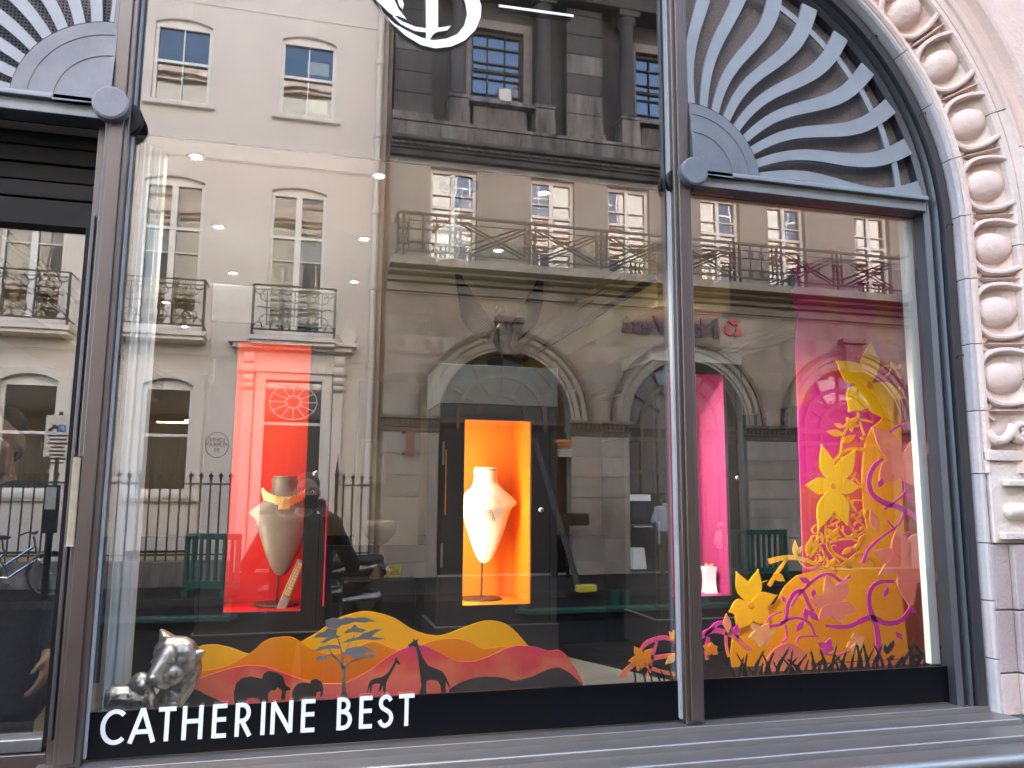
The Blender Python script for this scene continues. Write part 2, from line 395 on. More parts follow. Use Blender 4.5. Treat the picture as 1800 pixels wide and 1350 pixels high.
# moulded arch frame: three rounds and a flat band
fr = [(-.10, .02), (-.10, -.035), (-.085, -.05), (-.068, -.035), (-.062, -.03), (-.05, -.055), (-.034, -.04), (-.03, -.06), (0, -.062), (0, .02)]
for nm, f in (('arch_frame', fr),):
    m = MB(); m.sweep(arch_path(RF, .885), f); part(nm, m, MT['ring'], shop)
m = MB(); m.sweep(arch_path(RF, .885), [(.001, .01), (.001, -.048), (.016, -.05), (.016, .01)]); part('frame_edge', m, MT['ring'], shop)
# mullions between the door bay, the wide pane and the narrow pane
def mull(x0, x1, zt, proud):
    m = MB(); m.box(x0, x1, -proud, .03, .887, zt); part('mullion', m, MT['bronze'], shop, bevel=.004)
    m = MB(); m.box(x0 + .014, x1 - .014, -proud - .012, -proud - .001, .9, zt - .004); part('mullion_cover', m, MT['bronze'], shop, bevel=.003)
mull(1.212, 1.277, 3.62, .045)
mull(-.612, -.546, 3.62, .045)
for s in (1.206, -.546):                                    # pale sealant beads against the glass
    m = MB(); m.box(s + (.001 if s < 0 else 0), s + .006, -.02, .004, .9, 3.6); part('sealant_bead', m, pm('grey sealant', (.42, .44, .46), (.36, .38, .4), 8, .7), shop)
# transoms
m = MB(); m.box(1.278, 2.262, -.05, .03, 2.697, 2.735); m.box(1.278, 2.262, -.068, .0, 2.735, 2.752); part('transom', m, MT['fan'], shop, bevel=.003)
m = MB(); m.box(-1.58, -.613, -.05, .03, 2.697, 2.735); m.box(-1.58, -.613, -.068, .0, 2.735, 2.752); part('transom', m, MT['fan'], shop, bevel=.003)
# panes
def arch_clip(x0, x1, z0, r=RF - .07):
    top = [(p[0]) for p in arch_path(r)]; q = [p for p in top if x0 < p[0] < x1 and p[1] > z0 + .2]
    q.sort(key=lambda p: -p[0]); return [(x0, z0), (x1, z0)] + ([(x1, q[0][1])] + q + [(x0, q[-1][1])])
m = MB(); m.prism(arch_clip(-.546, 1.211, .89), .008, .014); part('glass_pane', m, MT['glass'], shop, 'wide pane of clear shop glass full of street reflections')
m = MB(); m.box(1.277, 2.262, .008, .014, .89, 2.696); part('glass_pane', m, MT['glass'], shop, 'narrow right pane of clear shop glass')
# stepped metal sill
ys = [(-.03, -.075, .886), (-.078, -.165, .870), (-.168, -.265, .854), (-.268, -.375, .838)]
for i, (a, b, z) in enumerate([(.03, -.062, .886)] + [(-.064, -.16, .868), (-.162, -.27, .850), (-.272, -.38, .832)]):
    m = MB(); x1 = 2.372 + .0 if i == 0 else (2.40, 2.43, 2.475)[i - 1]
    m.box(-.66, x1, b, a, z - .05, z); o = part('sill_tread', m, MT['sill'], shop, bevel=.006 if i else .002)
m = MB(); m.cap((-.66, -.388, .818), (2.56, -.388, .818), .024, .024, 16); part('sill_nosing', m, MT['sill'], shop, smooth=True)
m = MB(); m.box(-.655, 2.56, -.36, .03, 0, .80); part('stall_riser', m, MT['granite'], shop)
# little wire hooks round the frame
for px, py in ((736, 285), ):
    pass
for (px, py) in ((1535, 68), (1620, 203), (1667, 398), (1686, 627)):
    p = P3(px, py, -.07); m = MB(); m.tube([p + Vector((-.012, 0, -.008)), p + Vector((-.014, -.012, .002)), p + Vector((.006, -.014, .006)), p + Vector((.014, -.006, .004))], .0022, 6)
    part('wire_hook', m, MT['iron'], shop)
# ---------------- fan grilles
def fan(cx, sgn, label, straight):
    cz = 2.735
    t = thing('fan_grille', label, 'grille', (cx, -.03, 2.75))
    X = lambda r, a: (cx + sgn * r * cos(a), cz + r * sin(a))
    out = [(cx + sgn * .0, cz + .02)]
    # backing sheet follows the arch
    arc = [p for p, n in arch_path(RF - .095) if p[1] > 2.76 and p[0] > 1.27]
    if sgn < 0: arc = [(2 * MX - x, z) for x, z in arc]
    arc = [p for p in arc if (p[0] - cx) * sgn > 0 and p[1] < 3.75]
    arc += [(cx + sgn * .002, arc[-1][1] + .04)]
    m = MB(); m.prism([(cx + sgn * .002, 2.753), (arc[0][0], 2.753)] + arc, .0, .006); part('backing_sheet', m, MT['perf'] if sgn < 0 else MT['fanback'], t)
    def rlim(a):
        # distance from the fan centre to the frame's inner edge along a
        best = 1.0; dx, dz = cos(a), sin(a)
        for p, n in arch_path(RF - .105):
            if p[0] < 1.2: continue
            v = (p[0] - 1.276, p[1] - cz); ang = math.atan2(v[1], v[0])
            if abs(ang - a) < .04: best = math.hypot(*v)
        return min(best, 1.08)
    angs = [radians(3.2 + 10.3 * k) for k in range(9)]
    for k, a in enumerate(angs):
        R1 = rlim(a) + .004; pts = []; ws = []
        for i in range(25):
            u = i / 24; r = .215 + (R1 - .215) * u; amp = .038 * sin(2 * pi * u) * (.55 + .45 * u)
            aa = a + amp / max(r, .2) ; pts.append(X(r, aa)); ws.append(.027 + .040 * u)
        m = MB(); m.ribbon(pts, ws, -.042, -.030); part('ray', m, MT['fan'], t, bevel=0)
        if k < 8:
            a2 = angs[k + 1]; r = min(R1, rlim(a2)) - .075
            m = MB(); q = [X(r, a - .01 + (a2 - a + .0) * i / 4) for i in range(5)]; m.ribbon(q, .024, -.039, -.032); part('ring_bar', m, MT['fan'], t)
    # stepped quadrant
    for R, y in ((.272, -.048), (.224, -.058), (.152, -.068)):
        pts = [(cx + sgn * .001, cz)] + [X(R, radians(90 * i / 20)) for i in range(21)]
        pts = [(x, max(z, cz + .0)) for x, z in pts]
        m = MB(); m.prism(pts, y, -.03); part('quadrant_plate', m, MT['fanlight'] if sgn < 0 else MT['fan2'], t, bevel=.0025)
    m = MB(); m.lathe([(.001, -.088), (.044, -.088), (.05, -.084), (.05, -.05)], (cx - sgn * .004, 0, cz + .0), 40, 'y'); part('hub_disc', m, MT['fanlight'] if sgn < 0 else MT['fan2'], t)
    m = MB(); m.lathe([(.05, -.035), (.055, -.03), (.055, -.01)], (cx - sgn * .03, 0, cz - .02), 24, 'y'); part('hub_backplate', m, MT['black'], t)
    return t
def perfmat():
    m, t, N, L, B = nodes('perforated sheet'); B.inputs['Roughness'].default_value = .6
    tc = N.new('ShaderNodeTexCoord'); v = N.new('ShaderNodeTexVoronoi'); v.inputs['Scale'].default_value = 95; v.inputs['Randomness'].default_value = .12; L.new(tc.outputs['Object'], v.inputs[0])
    cr = N.new('ShaderNodeValToRGB'); cr.color_ramp.elements[0].position = .36; cr.color_ramp.elements[1].position = .42
    cr.color_ramp.elements[0].color = (.006, .006, .008, 1); cr.color_ramp.elements[1].color = (.12, .105, .115, 1); L.new(v.outputs['Distance'], cr.inputs[0]); L.new(cr.outputs[0], B.inputs[0]); return m
MT['perf'] = perfmat(); MT['fan2'] = pm('blue grey plate', (.15, .168, .19), (.12, .135, .155), 9, .5, .05)
shop['kind'] = 'thing'
fan(1.278, 1, 'blue grey sunburst grille with wavy rays and stepped quadrant above the narrow right pane', False)
fan(-.598, -1, 'pale grey sunburst grille over perforated sheet above the door at the left edge', True)
# ---------------- door at the left
door = thing('shop_entrance', 'glazed bronze shop door with pale pull handle at the left edge', 'door', (-1.1, .05, .0))
door['kind'] = 'thing'
zt = W(80, 402, .06)[1]; xg = W(165, 410, .06)[0]; zb = W(85, 1290, .06)[1]
m = MB(); m.box(xg + .004, -.613, .0, .07, .02, 2.696); part('door_stile', m, MT['bronze'], door, bevel=.003)
for dx in (.012, .03):
    m = MB(); m.box(xg + dx, xg + dx + .007, -.012, .001, zb, zt + .03); part('stile_moulding', m, MT['ring'], door, bevel=.002)
m = MB(); m.box(-1.69, xg + .003, .02, .09, zt, zt + .05); m.box(xg - .012, xg + .003, .02, .09, zb, zt); part('glazing_frame', m, MT['black'], door)
m = MB(); m.box(-1.69, xg - .012, .055, .061, zb, zt); part('door_glass', m, MT['dglass'], door)
m = MB(); m.box(-1.69, xg - .012, .02, .09, zb - .035, zb); part('weather_bar', m, MT['grille'], door, bevel=.004)
m = MB(); m.box(-1.69, xg + .003, .01, .09, .05, zb - .037); part('kick_panel', m, MT['bronze'], door, bevel=.004)
for i in range(5):
    z0 = zt + .052 + i * .055; m = MB(); m.box(-1.69, xg + .003, .10 - .004 * (i % 2), .14, z0, z0 + .052); part('shutter_slat', m, MT['black'], door, bevel=.004)
h0 = P3(137, 802, -.05); h1 = P3(124, 960, -.05)
m = MB(); m.ribbon([(h0.x, h0.z), (h1.x, h1.z)], .020, -.06, -.05); m.box(h0.x - .012, h0.x + .012, -.05, .0, h0.z - .02, h0.z); m.box(h1.x - .012, h1.x + .012, -.05, .0, h1.z, h1.z + .02)
part('pull_handle', m, MT['brassy'] if 'brassy' in MT else pm('pale brass', (.45, .38, .27), (.38, .32, .22), 20, .4, metal=.4), door, bevel=.003)
# ================================================================ STONE ARCH
sa = thing('stone_arch', 'pale pink terracotta arch carved with egg and dart around the shop window', 'arch', (2.6, -.2, 0))
def seg_path(r, s0, s1, n=8):
    """piece of the right side between path positions s (height below the springing, arc length above it)"""
    out = []
    for i in range(n + 1):
        s = s0 + (s1 - s0) * i / n
        if s <= CZ: out.append(((CX + r, s), (1, 0)))
        else:
            a = (s - CZ) / 1.225; out.append(((CX + r * cos(a), CZ + r * sin(a)), (cos(a), sin(a))))
    return out
prof_in = [(1.102, .02), (1.102, -.088), (1.108, -.096), (1.118, -.097), (1.118, .02)]
prof_cove = [(1.119, .02), (1.119, -.100), (1.128, -.108), (1.142, -.108), (1.149, -.098), (1.150, -.082), (1.19, -.086), (1.25, -.102), (1.290, -.128), (1.291, .02)]
prof_fil = [(1.292, .02), (1.292, -.150), (1.300, -.158), (1.318, -.158), (1.325, -.150), (1.327, -.156), (1.352, -.160), (1.358, -.168), (1.358, .02)]
prof_out = [(1.359, .02), (1.359, -.168), (1.37, -.172), (1.385, -.158), (1.41, -.148), (1.44, -.158), (1.46, -.185), (1.475, -.19), (1.52, -.19), (1.52, .02)]
S0 = 1.915; DS = .25; sj = [S0 + DS * k for k in range(13)]
def stone(nm, prof, cuts, mat, gap=.0022):
    for a, b in zip(cuts[:-1], cuts[1:]):
        m = MB(); m.sweep(seg_path(0, a + gap, b - gap), [(o, y) for o, y in prof])
        # sweep offsets are from radius 0: move to the true path
        part(nm, m, mat, sa)
def seg_stone(nm, prof, cuts, mats, gap=.002):
    for k, (a, b) in enumerate(zip(cuts[:-1], cuts[1:])):
        path = []
        for i in range(9):
            s = a + gap + (b - a - 2 * gap) * i / 8
            if s <= CZ: path.append(((CX, s), (1, 0)))
            else:
                q = (s - CZ) / 1.225; path.append(((CX, CZ), (cos(q), sin(q))))
        m = MB(); m.sweep(path, prof); part(nm, m, mats[k % len(mats)], sa, bevel=.003 if nm == 'arch_block' else 0)
# joints: one egg to a block on the jamb, two above
cuts = [1.70, 1.93, 2.18, 2.43, 2.68, 2.93, 3.43, 3.93, 4.36]
stA = pm('terracotta blush', (.68, .54, .47), (.59, .44, .38), 4, .75, .25, 60, lo=.3, hi=.75)
stC = pm('terracotta buff', (.73, .63, .555), (.65, .55, .47), 5, .75, .25, 60)
stC2 = pm('pale reveal stone', (.55, .49, .47), (.48, .42, .40), 5, .75, .2, 50)
revA = pm('grey reveal stone', (.52, .485, .48), (.45, .415, .415), 6, .75, .2, 50)
seg_stone('reveal_block', prof_in, [.86, 1.05, 1.25, 1.452, 1.70, 1.93, 2.18, 2.43, 2.68, 2.93, 3.18, 3.43, 3.93, 4.36], [revA, stC2, revA])
seg_stone('cove_block', prof_cove, cuts, [MT['stone'], stC, MT['stone'], stA])
seg_stone('fillet_block', prof_fil, [1.70, 2.05, 2.56, 3.06, 3.68, 4.36], [stC, MT['stone']])
seg_stone('outer_block', prof_out, [1.70, 2.3, 2.92, 3.55, 4.36], [MT['stone'], stC])
# mortar behind the joints
m = MB(); path = [p for p in seg_path(0, 1.70, 4.36, 40)]
m2 = MB(); pts = []
for i in range(41):
    s = 1.70 + (4.36 - 1.70) * i / 40
    q = max(0, (s - CZ) / 1.225); z = min(s, CZ); pts.append(((CX, z), (cos(q), sin(q))))
m2.sweep(pts, [(1.106, -.07), (1.13, -.094), (1.16, -.076), (1.28, -.11), (1.31, -.145), (1.35, -.152), (1.44, -.14), (1.51, -.18), (1.51, .0), (1.106, .0)]); part('mortar', m2, MT['mortar'], sa)
# eggs, shells and darts (shared meshes; local x outwards, z along the arch)
em = MB(); em.ell((0, 0, 0), (.076, .035, .060), 24, 14); EGG = em.mesh('egg', smooth=True); EGG.materials.append(MT['stone'])
shp = catmull([(.088, .085), (.03, .1), (-.035, .094), (-.076, .056), (-.09, 0), (-.076, -.056), (-.035, -.094), (.03, -.1), (.088, -.085)], 5)
sm = MB(); vs = []; fs = []
for i, p in enumerate(shp):
    t = (shp[min(i + 1, len(shp) - 1)] - shp[max(i - 1, 0)]).normalized(); nn = Vector((-t[1], t[0])) * -1
    prf = [(-.012, .012), (-.010, -.028), (-.003, -.036), (.006, -.035), (.011, -.026), (.013, .012)]
    for o, y in prf: vs.append((p[0] + nn[0] * o, y, p[1] + nn[1] * o))
for i in range(len(shp) - 1):
    for k in range(6): q = (k + 1) % 6; fs.append((i * 6 + k, i * 6 + q, i * 6 + 6 + q, i * 6 + 6 + k))
fs += [tuple(range(6)), tuple((len(shp) - 1) * 6 + k for k in reversed(range(6)))]
sm.add(vs, fs); SHELL = sm.mesh('egg_shell'); SHELL.materials.append(MT['stone'])
dm = MB(); dm.add([(-.085, -.004, 0), (-.02, -.004, .012), (.09, -.004, .010), (.09, -.004, -.010), (-.02, -.004, -.012), (-.05, -.034, 0), (.09, -.03, 0), (-.085, .02, 0), (.09, .02, .012), (.09, .02, -.012)],
    [(0, 5, 1), (1, 5, 6, 2), (0, 4, 5), (4, 3, 6, 5), (2, 6, 3), (0, 1, 8, 7), (1, 2, 8), (0, 7, 9, 4), (4, 9, 3)])
for s in (-1, 1):
    dm.add([(-.088, .01, 0), (-.045, .01, s * .040), (-.030, .01, s * .034), (-.062, .01, 0), (-.088, -.022, 0), (-.048, -.020, s * .036), (-.034, -.014, s * .030), (-.064, -.022, 0)],
        [(4, 5, 6, 7), (0, 1, 5, 4), (1, 2, 6, 5), (2, 3, 7, 6), (0, 4, 7, 3)])
DART = dm.mesh('dart'); DART.materials.append(MT['stone'])
def frame_at(s, r, y):
    q = max(0, (s - CZ) / 1.225); z = min(s, CZ); p = Vector((CX + r * cos(q), y, z + r * sin(q)))
    return Matrix.Translation(p) @ Matrix.Rotation(-q, 4, 'Y')
tilt = Matrix.Rotation(radians(-20), 4, 'Z')
for k in range(0, 11):
    s = 2.055 + .25 * k
    for nm, me, dy in (('egg', EGG, -.098), ('egg_shell', SHELL, -.098)):
        inst(nm, me, sa, frame_at(s, 1.222, dy) @ tilt @ Matrix.Rotation(random.uniform(-.05, .05), 4, 'Y'))
    inst('dart', DART, sa, frame_at(s + .125, 1.225, -.096) @ tilt)
inst('dart', DART, sa, frame_at(1.93, 1.225, -.096) @ tilt)
# scroll under the last egg
sp = []
for i in range(40):
    a = i / 39 * 3.6 * pi; r = .038 * (1 - .72 * i / 39); sp.append(Vector((CX + 1.262 + r * cos(a + 2.6), -.125, 1.855 + r * sin(a + 2.6))))
pre = catmull([(CX + 1.142, -.098, 1.855), (CX + 1.155, -.11, 1.825), (CX + 1.185, -.12, 1.82), (CX + 1.215, -.125, 1.845)], 6)
m = MB(); m.tube(pre[:-1] + sp, [.018] * (len(pre) - 1) + [.018 - .010 * i / 39 for i in range(40)], 10); part('scroll', m, MT['stone'], sa, smooth=True)
# block under the scroll with its fluted panel
xa, xb = CX + 1.119, CX + 1.52
m = MB(); m.box(xa, xb, -.118, .02, 1.745, 1.785); part('impost_moulding', m, stC, sa, bevel=.006)
m = MB(); m.box(xa + .012, xb, -.105, .02, 1.452, 1.743); part('fluted_block', m, stC, sa, bevel=.004)
for z0, z1 in ((1.655, 1.678), (1.465, 1.49)):
    m = MB(); m.box(xa + .06 if z0 > 1.5 else xa + .03, xb, -.135, -.1055, z0, z1); part('flute_fillet', m, stC, sa, bevel=.004)
m = MB(); m.cap((xa + .085, -.108, 1.565), (xb, -.108, 1.565), .03, .03, 14); part('flute_roll', m, stC, sa, smooth=True)
for z0, z1, mm in ((.86, 1.0, MT['stoneb']), (1.004, 1.216, MT['granite']), (1.22, 1.448, MT['granite'])):
    for x0, x1, y in ((xa, xa + .075, -.10), (xa + .077, xb, -.12)):
        m = MB(); m.box(x0, x1, y, .02, z0, z1 - .002); part('jamb_block', m, mm, sa, bevel=.004)
m = MB(); m.box(xa + .001, xb - .001, -.088, .018, .80, 1.745); part('mortar', m, pm('blue grey mortar', (.33, .37, .38), (.2, .2, .2), 20, .9), sa)
for z0, z1 in ((0, .42), (.423, .855)):
    m = MB(); m.box(2.562, xb + .05, -.40, .02, z0, z1); part('plinth_block', m, MT['stoneb'], sa, bevel=.005)
# ================================================================ the rest of the shop's building
sb = thing('shop_building', 'tall stone building above the shop, seen only in the far windows', 'building', (0, .4, 0))
hole = [p for p, n in arch_path(1.52 - .006, 0.0)]
m = MB(); wl = [(-14, 0), (hole[-1][0], 0)] + list(reversed(hole)) + [(hole[0][0], 0), (26, 0), (26, 4.6), (-14, 4.6)]
m.prism(wl, -.13, .3); part('ground_wall', m, MT['stone'], sb)
wins = [[(x, z), (x + 1.2, z), (x + 1.2, z + 2.1), (x, z + 2.1)] for z in (6.2, 9.8, 13.2) for x in [-12.5 + 3 * i for i in range(13)]]
m = MB(); m.prism([(-14, 4.6), (26, 4.6), (26, 18.2), (-14, 18.2)], -.1, .3, wins); part('upper_wall', m, pm('sunlit pale stone', (.66, .59, .51), (.6, .54, .47), 1.2, .8), sb)
for z in (4.6, 8.9, 12.4, 18.0):
    m = MB(); m.box(-14, 26, -.45, -.101, z, z + .35); m.box(-14, 26, -.3, -.101, z - .15, z - .002); part('cornice', m, MT['stone'], sb)
for w in wins:
    m = MB(); m.box(w[0][0], w[1][0], .1, .12, w[0][1], w[2][1]); f = part('window', m, MT['bglass'], sb)
    m = MB()
    for q in range(3): x = w[0][0] + q * .58; m.box(x, x + .05, .06, .098, w[0][1], w[2][1])
    for q in range(3): z = w[0][1] + q * 1.02; m.box(w[0][0] + .001, w[1][0] - .001, .062, .096, z, z + .06)
    part('frame', m, MT['sashw'], f)
    m = MB(); m.box(w[0][0] - .2, w[1][0] + .2, -.2, -.101, w[2][1] + .1, w[2][1] + .3); part('lintel', m, MT['stone'], f); m = MB(); m.box(w[0][0] - .15, w[1][0] + .15, -.22, -.101, w[0][1] - .12, w[0][1] - .001); part('sill', m, MT['stone'], f)
for x in (-8, 1, 8.5, 18):
    m = MB(); m.box(x, x + 1.1, -.2, 1.2, 18.351, 20.0); m.box(x - .1, x + 1.2, -.3, 1.3, 20.002, 20.2); part('chimney', m, MT['stone'], sb)
m = MB(); m.box(-14, 26, .3, 8, 18.1, 18.3); part('roof', m, MT['granite'], sb)
# ================================================================ SHOP INTERIOR
MT['beam'] = pm('ochre beam', (.62, .48, .22), (.56, .42, .18), 2, .75)
FZ = .93
m = MB(); m.box(-3.4, 2.92, .045, 5.2, 2.70, 2.76); struct('ceiling', m, MT['ceil'])
def hprism(pts, z0, z1):
    q = MB(); q.prism([(x, -y) for x, y in pts], z0, z1); m = MB(); m.add([(x, -zz, yy) for x, yy, zz in q.v], q.f); return m
m = hprism([(-.545, .05), (1.52, .05), (1.264, .553), (1.09, .95), (1.09, 1.2), (-.545, 1.2)], .86, FZ); struct('window_floor', m, MT['floorin'])
m = hprism([(1.522, .05), (2.92, .05), (2.92, 1.2), (1.092, 1.2), (1.092, .95), (1.266, .553)], .86, FZ - .004); struct('window_carpet', m, MT['black'])
m = MB(); m.box(-3.4, 2.92, .1, 5.2, .02, .05); struct('shop_floor', m, pm('pale shop carpet', (.56, .48, .34), (.5, .42, .3), 3, .9))
m = MB(); m.box(-3.4, 2.92, 5.12, 5.199, .05, 1.25); struct('back_dado', m, MT['darkin'])
m = MB(); m.box(-3.5, 3.05, 5.2, 5.3, .05, 2.7); struct('back_wall', m, MT['wallin'])
m = MB(); m.box(2.925, 3.05, .03, 5.2, 2.18, 2.7); struct('right_wall', m, MT['wallin'])
m = MB(); m.box(2.922, 3.05, .03, 5.2, .05, 2.178); struct('right_wainscot', m, MT['darkin'])
m = MB(); m.box(-3.5, -3.4, .1, 5.2, .05, 2.7); struct('left_wall', m, MT['wallin'])
for i, (x, z) in enumerate(((2.85, 2.66), (2.88, 2.62), (2.80, 2.68))):
    m = MB(); m.box(x, 2.922 - i * .001, .25, 5.18, z - .03, z); struct('cornice', m, MT['ceil'])
for i, (x, z) in enumerate(((-3.3, 2.64), (-3.33, 2.58), (-3.25, 2.68))):
    m = MB(); m.box(-3.398 + i * .001, x, .25, 5.18, z - .03, z); struct('cornice', m, MT['ceil'])
for xa_, xb_, xm in ((1.45, 1.80, 1.444), (-1.62, -1.27, -1.264)):
    m = MB(); m.box(xa_, xb_, .62, 5.19, 2.43, 2.699); struct('ceiling_beam', m, MT['beam'])
    m = MB(); s_ = -1 if xm > 0 else 1
    m.box(min(xm, xm + s_ * -.0), max(xm, xm + .006), .64, 5.18, 2.655, 2.698); m.box(xm - .02, xm + .02, .60, 5.18, 2.66, 2.697); struct('cornice', m, MT['beam'])
    m = MB(); m.box(xm - .004, xm + .008, .61, 5.18, 2.54, 2.575); struct('beam_groove', m, MT['brownf'])
# black box stands in for the unlit void behind upper glass and fan
m = MB(); m.box(-1.8, 2.5, .6, .64, 2.78, 4.2); m.box(-1.8, 2.5, .04, .6, 4.2, 4.24); m.box(-1.84, -1.8, .04, .64, 2.77, 4.2); m.box(2.5, 2.54, .04, .64, 2.77, 4.2); m.box(-1.8, 2.5, .03, .044, 2.701, 2.778); m.box(-1.8, 2.5, .045, .6, 2.765, 2.778); struct('void_box', m, MT['black'])
# white upright window posts at the left
for i, (xa, xb, y) in enumerate(((209, 238, .13), (189, 208, .09))):
    x0 = W(xa, 1010, y)[0]; x1 = W(xb, 1010, y)[0]
    m = MB(); m.box(x0, x1, y, y + .05, FZ, 2.698); m.box(x0 + .012, x1 - .012, y - .012, y - .001, FZ + .001, 2.697)
    solo('window_post', m, MT['whitep'], ['white moulded upright post inside the window behind the silver animals', 'narrower white upright post between the outer left frame and the wide white post'][i], 'post', bevel=.004)
x0 = W(1648, 1010, .06)[0]; m = MB(); m.box(2.222, 2.262, .03, .06, FZ + .085, 2.69); solo('window_post', m, MT['whitep'], 'white strip post inside the right edge of the narrow pane', 'post', bevel=.003)
# downlights: 0.7 m grid on the ceiling
em_d = emis('warm lamp', (1, .85, .6), 14)
DL = [(x, y) for x in (-.385, .205, .795) for y in (.155, .86, 1.57)] + [(-.81, 2.31), (-.80, 2.99)]
AIM = {0: (-.25, .30, 1.05), 3: (.35, .40, 1.05), 6: (1.95, .55, 1.5)}
ROW = ['left', 'middle', 'right']; DEP = ['nearest the glass', 'second from the glass', 'third from the glass']
def downlight(x, y, k):
    lab = f'glowing recessed ceiling downlight, {ROW[k // 3]} row, {DEP[k % 3]}' if k < 9 else ['lone recessed downlight far back, over the left balcony reflection', 'farthest recessed downlight, low at the left above the ground floor'][k - 9]
    t = thing('downlight', lab, 'downlight', (x, y, 2.7), 'recessed downlights in the shop ceiling')
    m = MB(); m.lathe([(.019, 2.700), (.030, 2.697), (.028, 2.692), (.018, 2.694)], (x, y, 0), 18, cap=False); part('trim_ring', m, MT['sashw'], t)
    m = MB(); m.lathe([(.001, 2.6965), (.0175, 2.6965)], (x, y, 0), 16); part('lamp_lens', m, em_d, t)
    l = bpy.data.lights.new('lamp', 'SPOT'); l.energy = {0: 4.5, 3: 11, 6: 46}.get(k, 1.15 if k < 9 else 4); l.spot_size = radians((66 if k == 6 else 64) if k in AIM else 140); l.spot_blend = .8; l.color = (1, .9, .74) if k in AIM else (1, .87, .68); l.shadow_soft_size = .03
    o = bpy.data.objects.new('lamp', l); link(o, t); o.location = (0, 0, -.012)
    if k in AIM:
        dv = Vector(AIM[k]) - Vector((x, y, 2.69)); o.rotation_euler = dv.to_track_quat('-Z', 'Y').to_euler()
for k, (x, y) in enumerate(DL): downlight(x, y, k)
# pendant spot on the ceiling
p = HZ(806, 322, 2.7)
t = thing('ceiling_spot', 'black ceiling spot lamp on a round plate above the orange cabinet', 'spot lamp', p)
m = MB(); m.lathe([(.07, 2.699), (.07, 2.685), (.03, 2.675), (.012, 2.66), (.012, 2.60)], (p.x, p.y, 0), 20); part('ceiling_plate', m, MT['black'], t, smooth=False)
m = MB(); m.tube([(p.x - .02, p.y - .02, 2.50), (p.x - .018, p.y - .02, 2.575), (p.x, p.y, 2.60)], .012); m.lathe([(.03, .0), (.06, -.02), (.066, -.09), (.055, -.13), (.001, -.135)], (p.x - .02, p.y - .02, 2.53), 18); part('lamp_head', m, MT['bust'], t, smooth=False)
# framed picture on the back wall and the bowl lamp in front of it
y = 3.2
c = [W(634, 773, y), W(677, 850, y)]
t = thing('framed_picture', 'pale wood framed picture hanging deep inside the shop', 'picture', ((c[0][0] + c[1][0]) / 2, y, c[1][1]))
x0, x1, z0, z1 = c[0][0], c[1][0], c[1][1], c[0][1]; w = .012
m = MB(); m.prism([(x0, z0), (x1, z0), (x1, z1), (x0, z1)], y - .02, y, [[(x0 + w, z0 + w), (x1 - w, z0 + w), (x1 - w, z1 - w), (x0 + w, z1 - w)]]); part('picture_frame', m, pm('blond wood', (.6, .42, .25), (.5, .35, .2), 8, .6), t)
m = MB(); m.box(x0 + w + .001, x1 - w - .001, y - .006, y - .002, z0 + w + .001, z1 - w - .001); part('print', m, pm('soft print', (.5, .47, .42), (.06, .07, .08), 1.6, .5, lo=.5, hi=.54), t)
zpl = W(690, 958, y)[1]; m = MB(); m.box(x0 - .02, W(738, 800, y)[0], y, y + .08, zpl, 2.42); solo('partition', m, pm('dull cream panel', (.36, .33, .26), (.32, .29, .23), 2, .8), 'cream partition panel carrying the framed picture', 'partition')
m = MB(); m.box(x0 - .6, W(738, 800, y)[0] + .3, y - .01, y + .09, .05, zpl - .002); solo('partition_base', m, MT['darkin'], 'dark base under the cream partition', 'partition')
y = 2.2; bc = P3(667, 930, y); r = .052 * 1.9
t = thing('bowl_lamp', 'smoky glass bowl lamp on a stem between the two cabinets', 'lamp', (bc.x, y, .9))
m = MB(); m.lathe([(.02, -.09), (.045, -.075), (.085, -.03), (.098, .01), (.096, .035), (.085, .05), (.08, .05), (.09, .033), (.092, .01)], bc, 24, cap=False); part('bowl', m, pm('smoky glass', (.3, .26, .2), (.24, .2, .16), 4, .15, spec=.8), t, smooth=True)
m = MB(); m.lathe([(.012, -.09), (.01, -.2), (.05, -.27), (.055, -.275)], bc, 16); part('stem', m, MT['brownf'], t)
m = MB(); m.box(bc.x - .2, bc.x + .2, y - .12, y + .12, .05, bc.z - .276); solo('side_cabinet', m, MT['cab'], 'low dark side cabinet under the smoky bowl lamp', 'cabinet', bevel=.005)
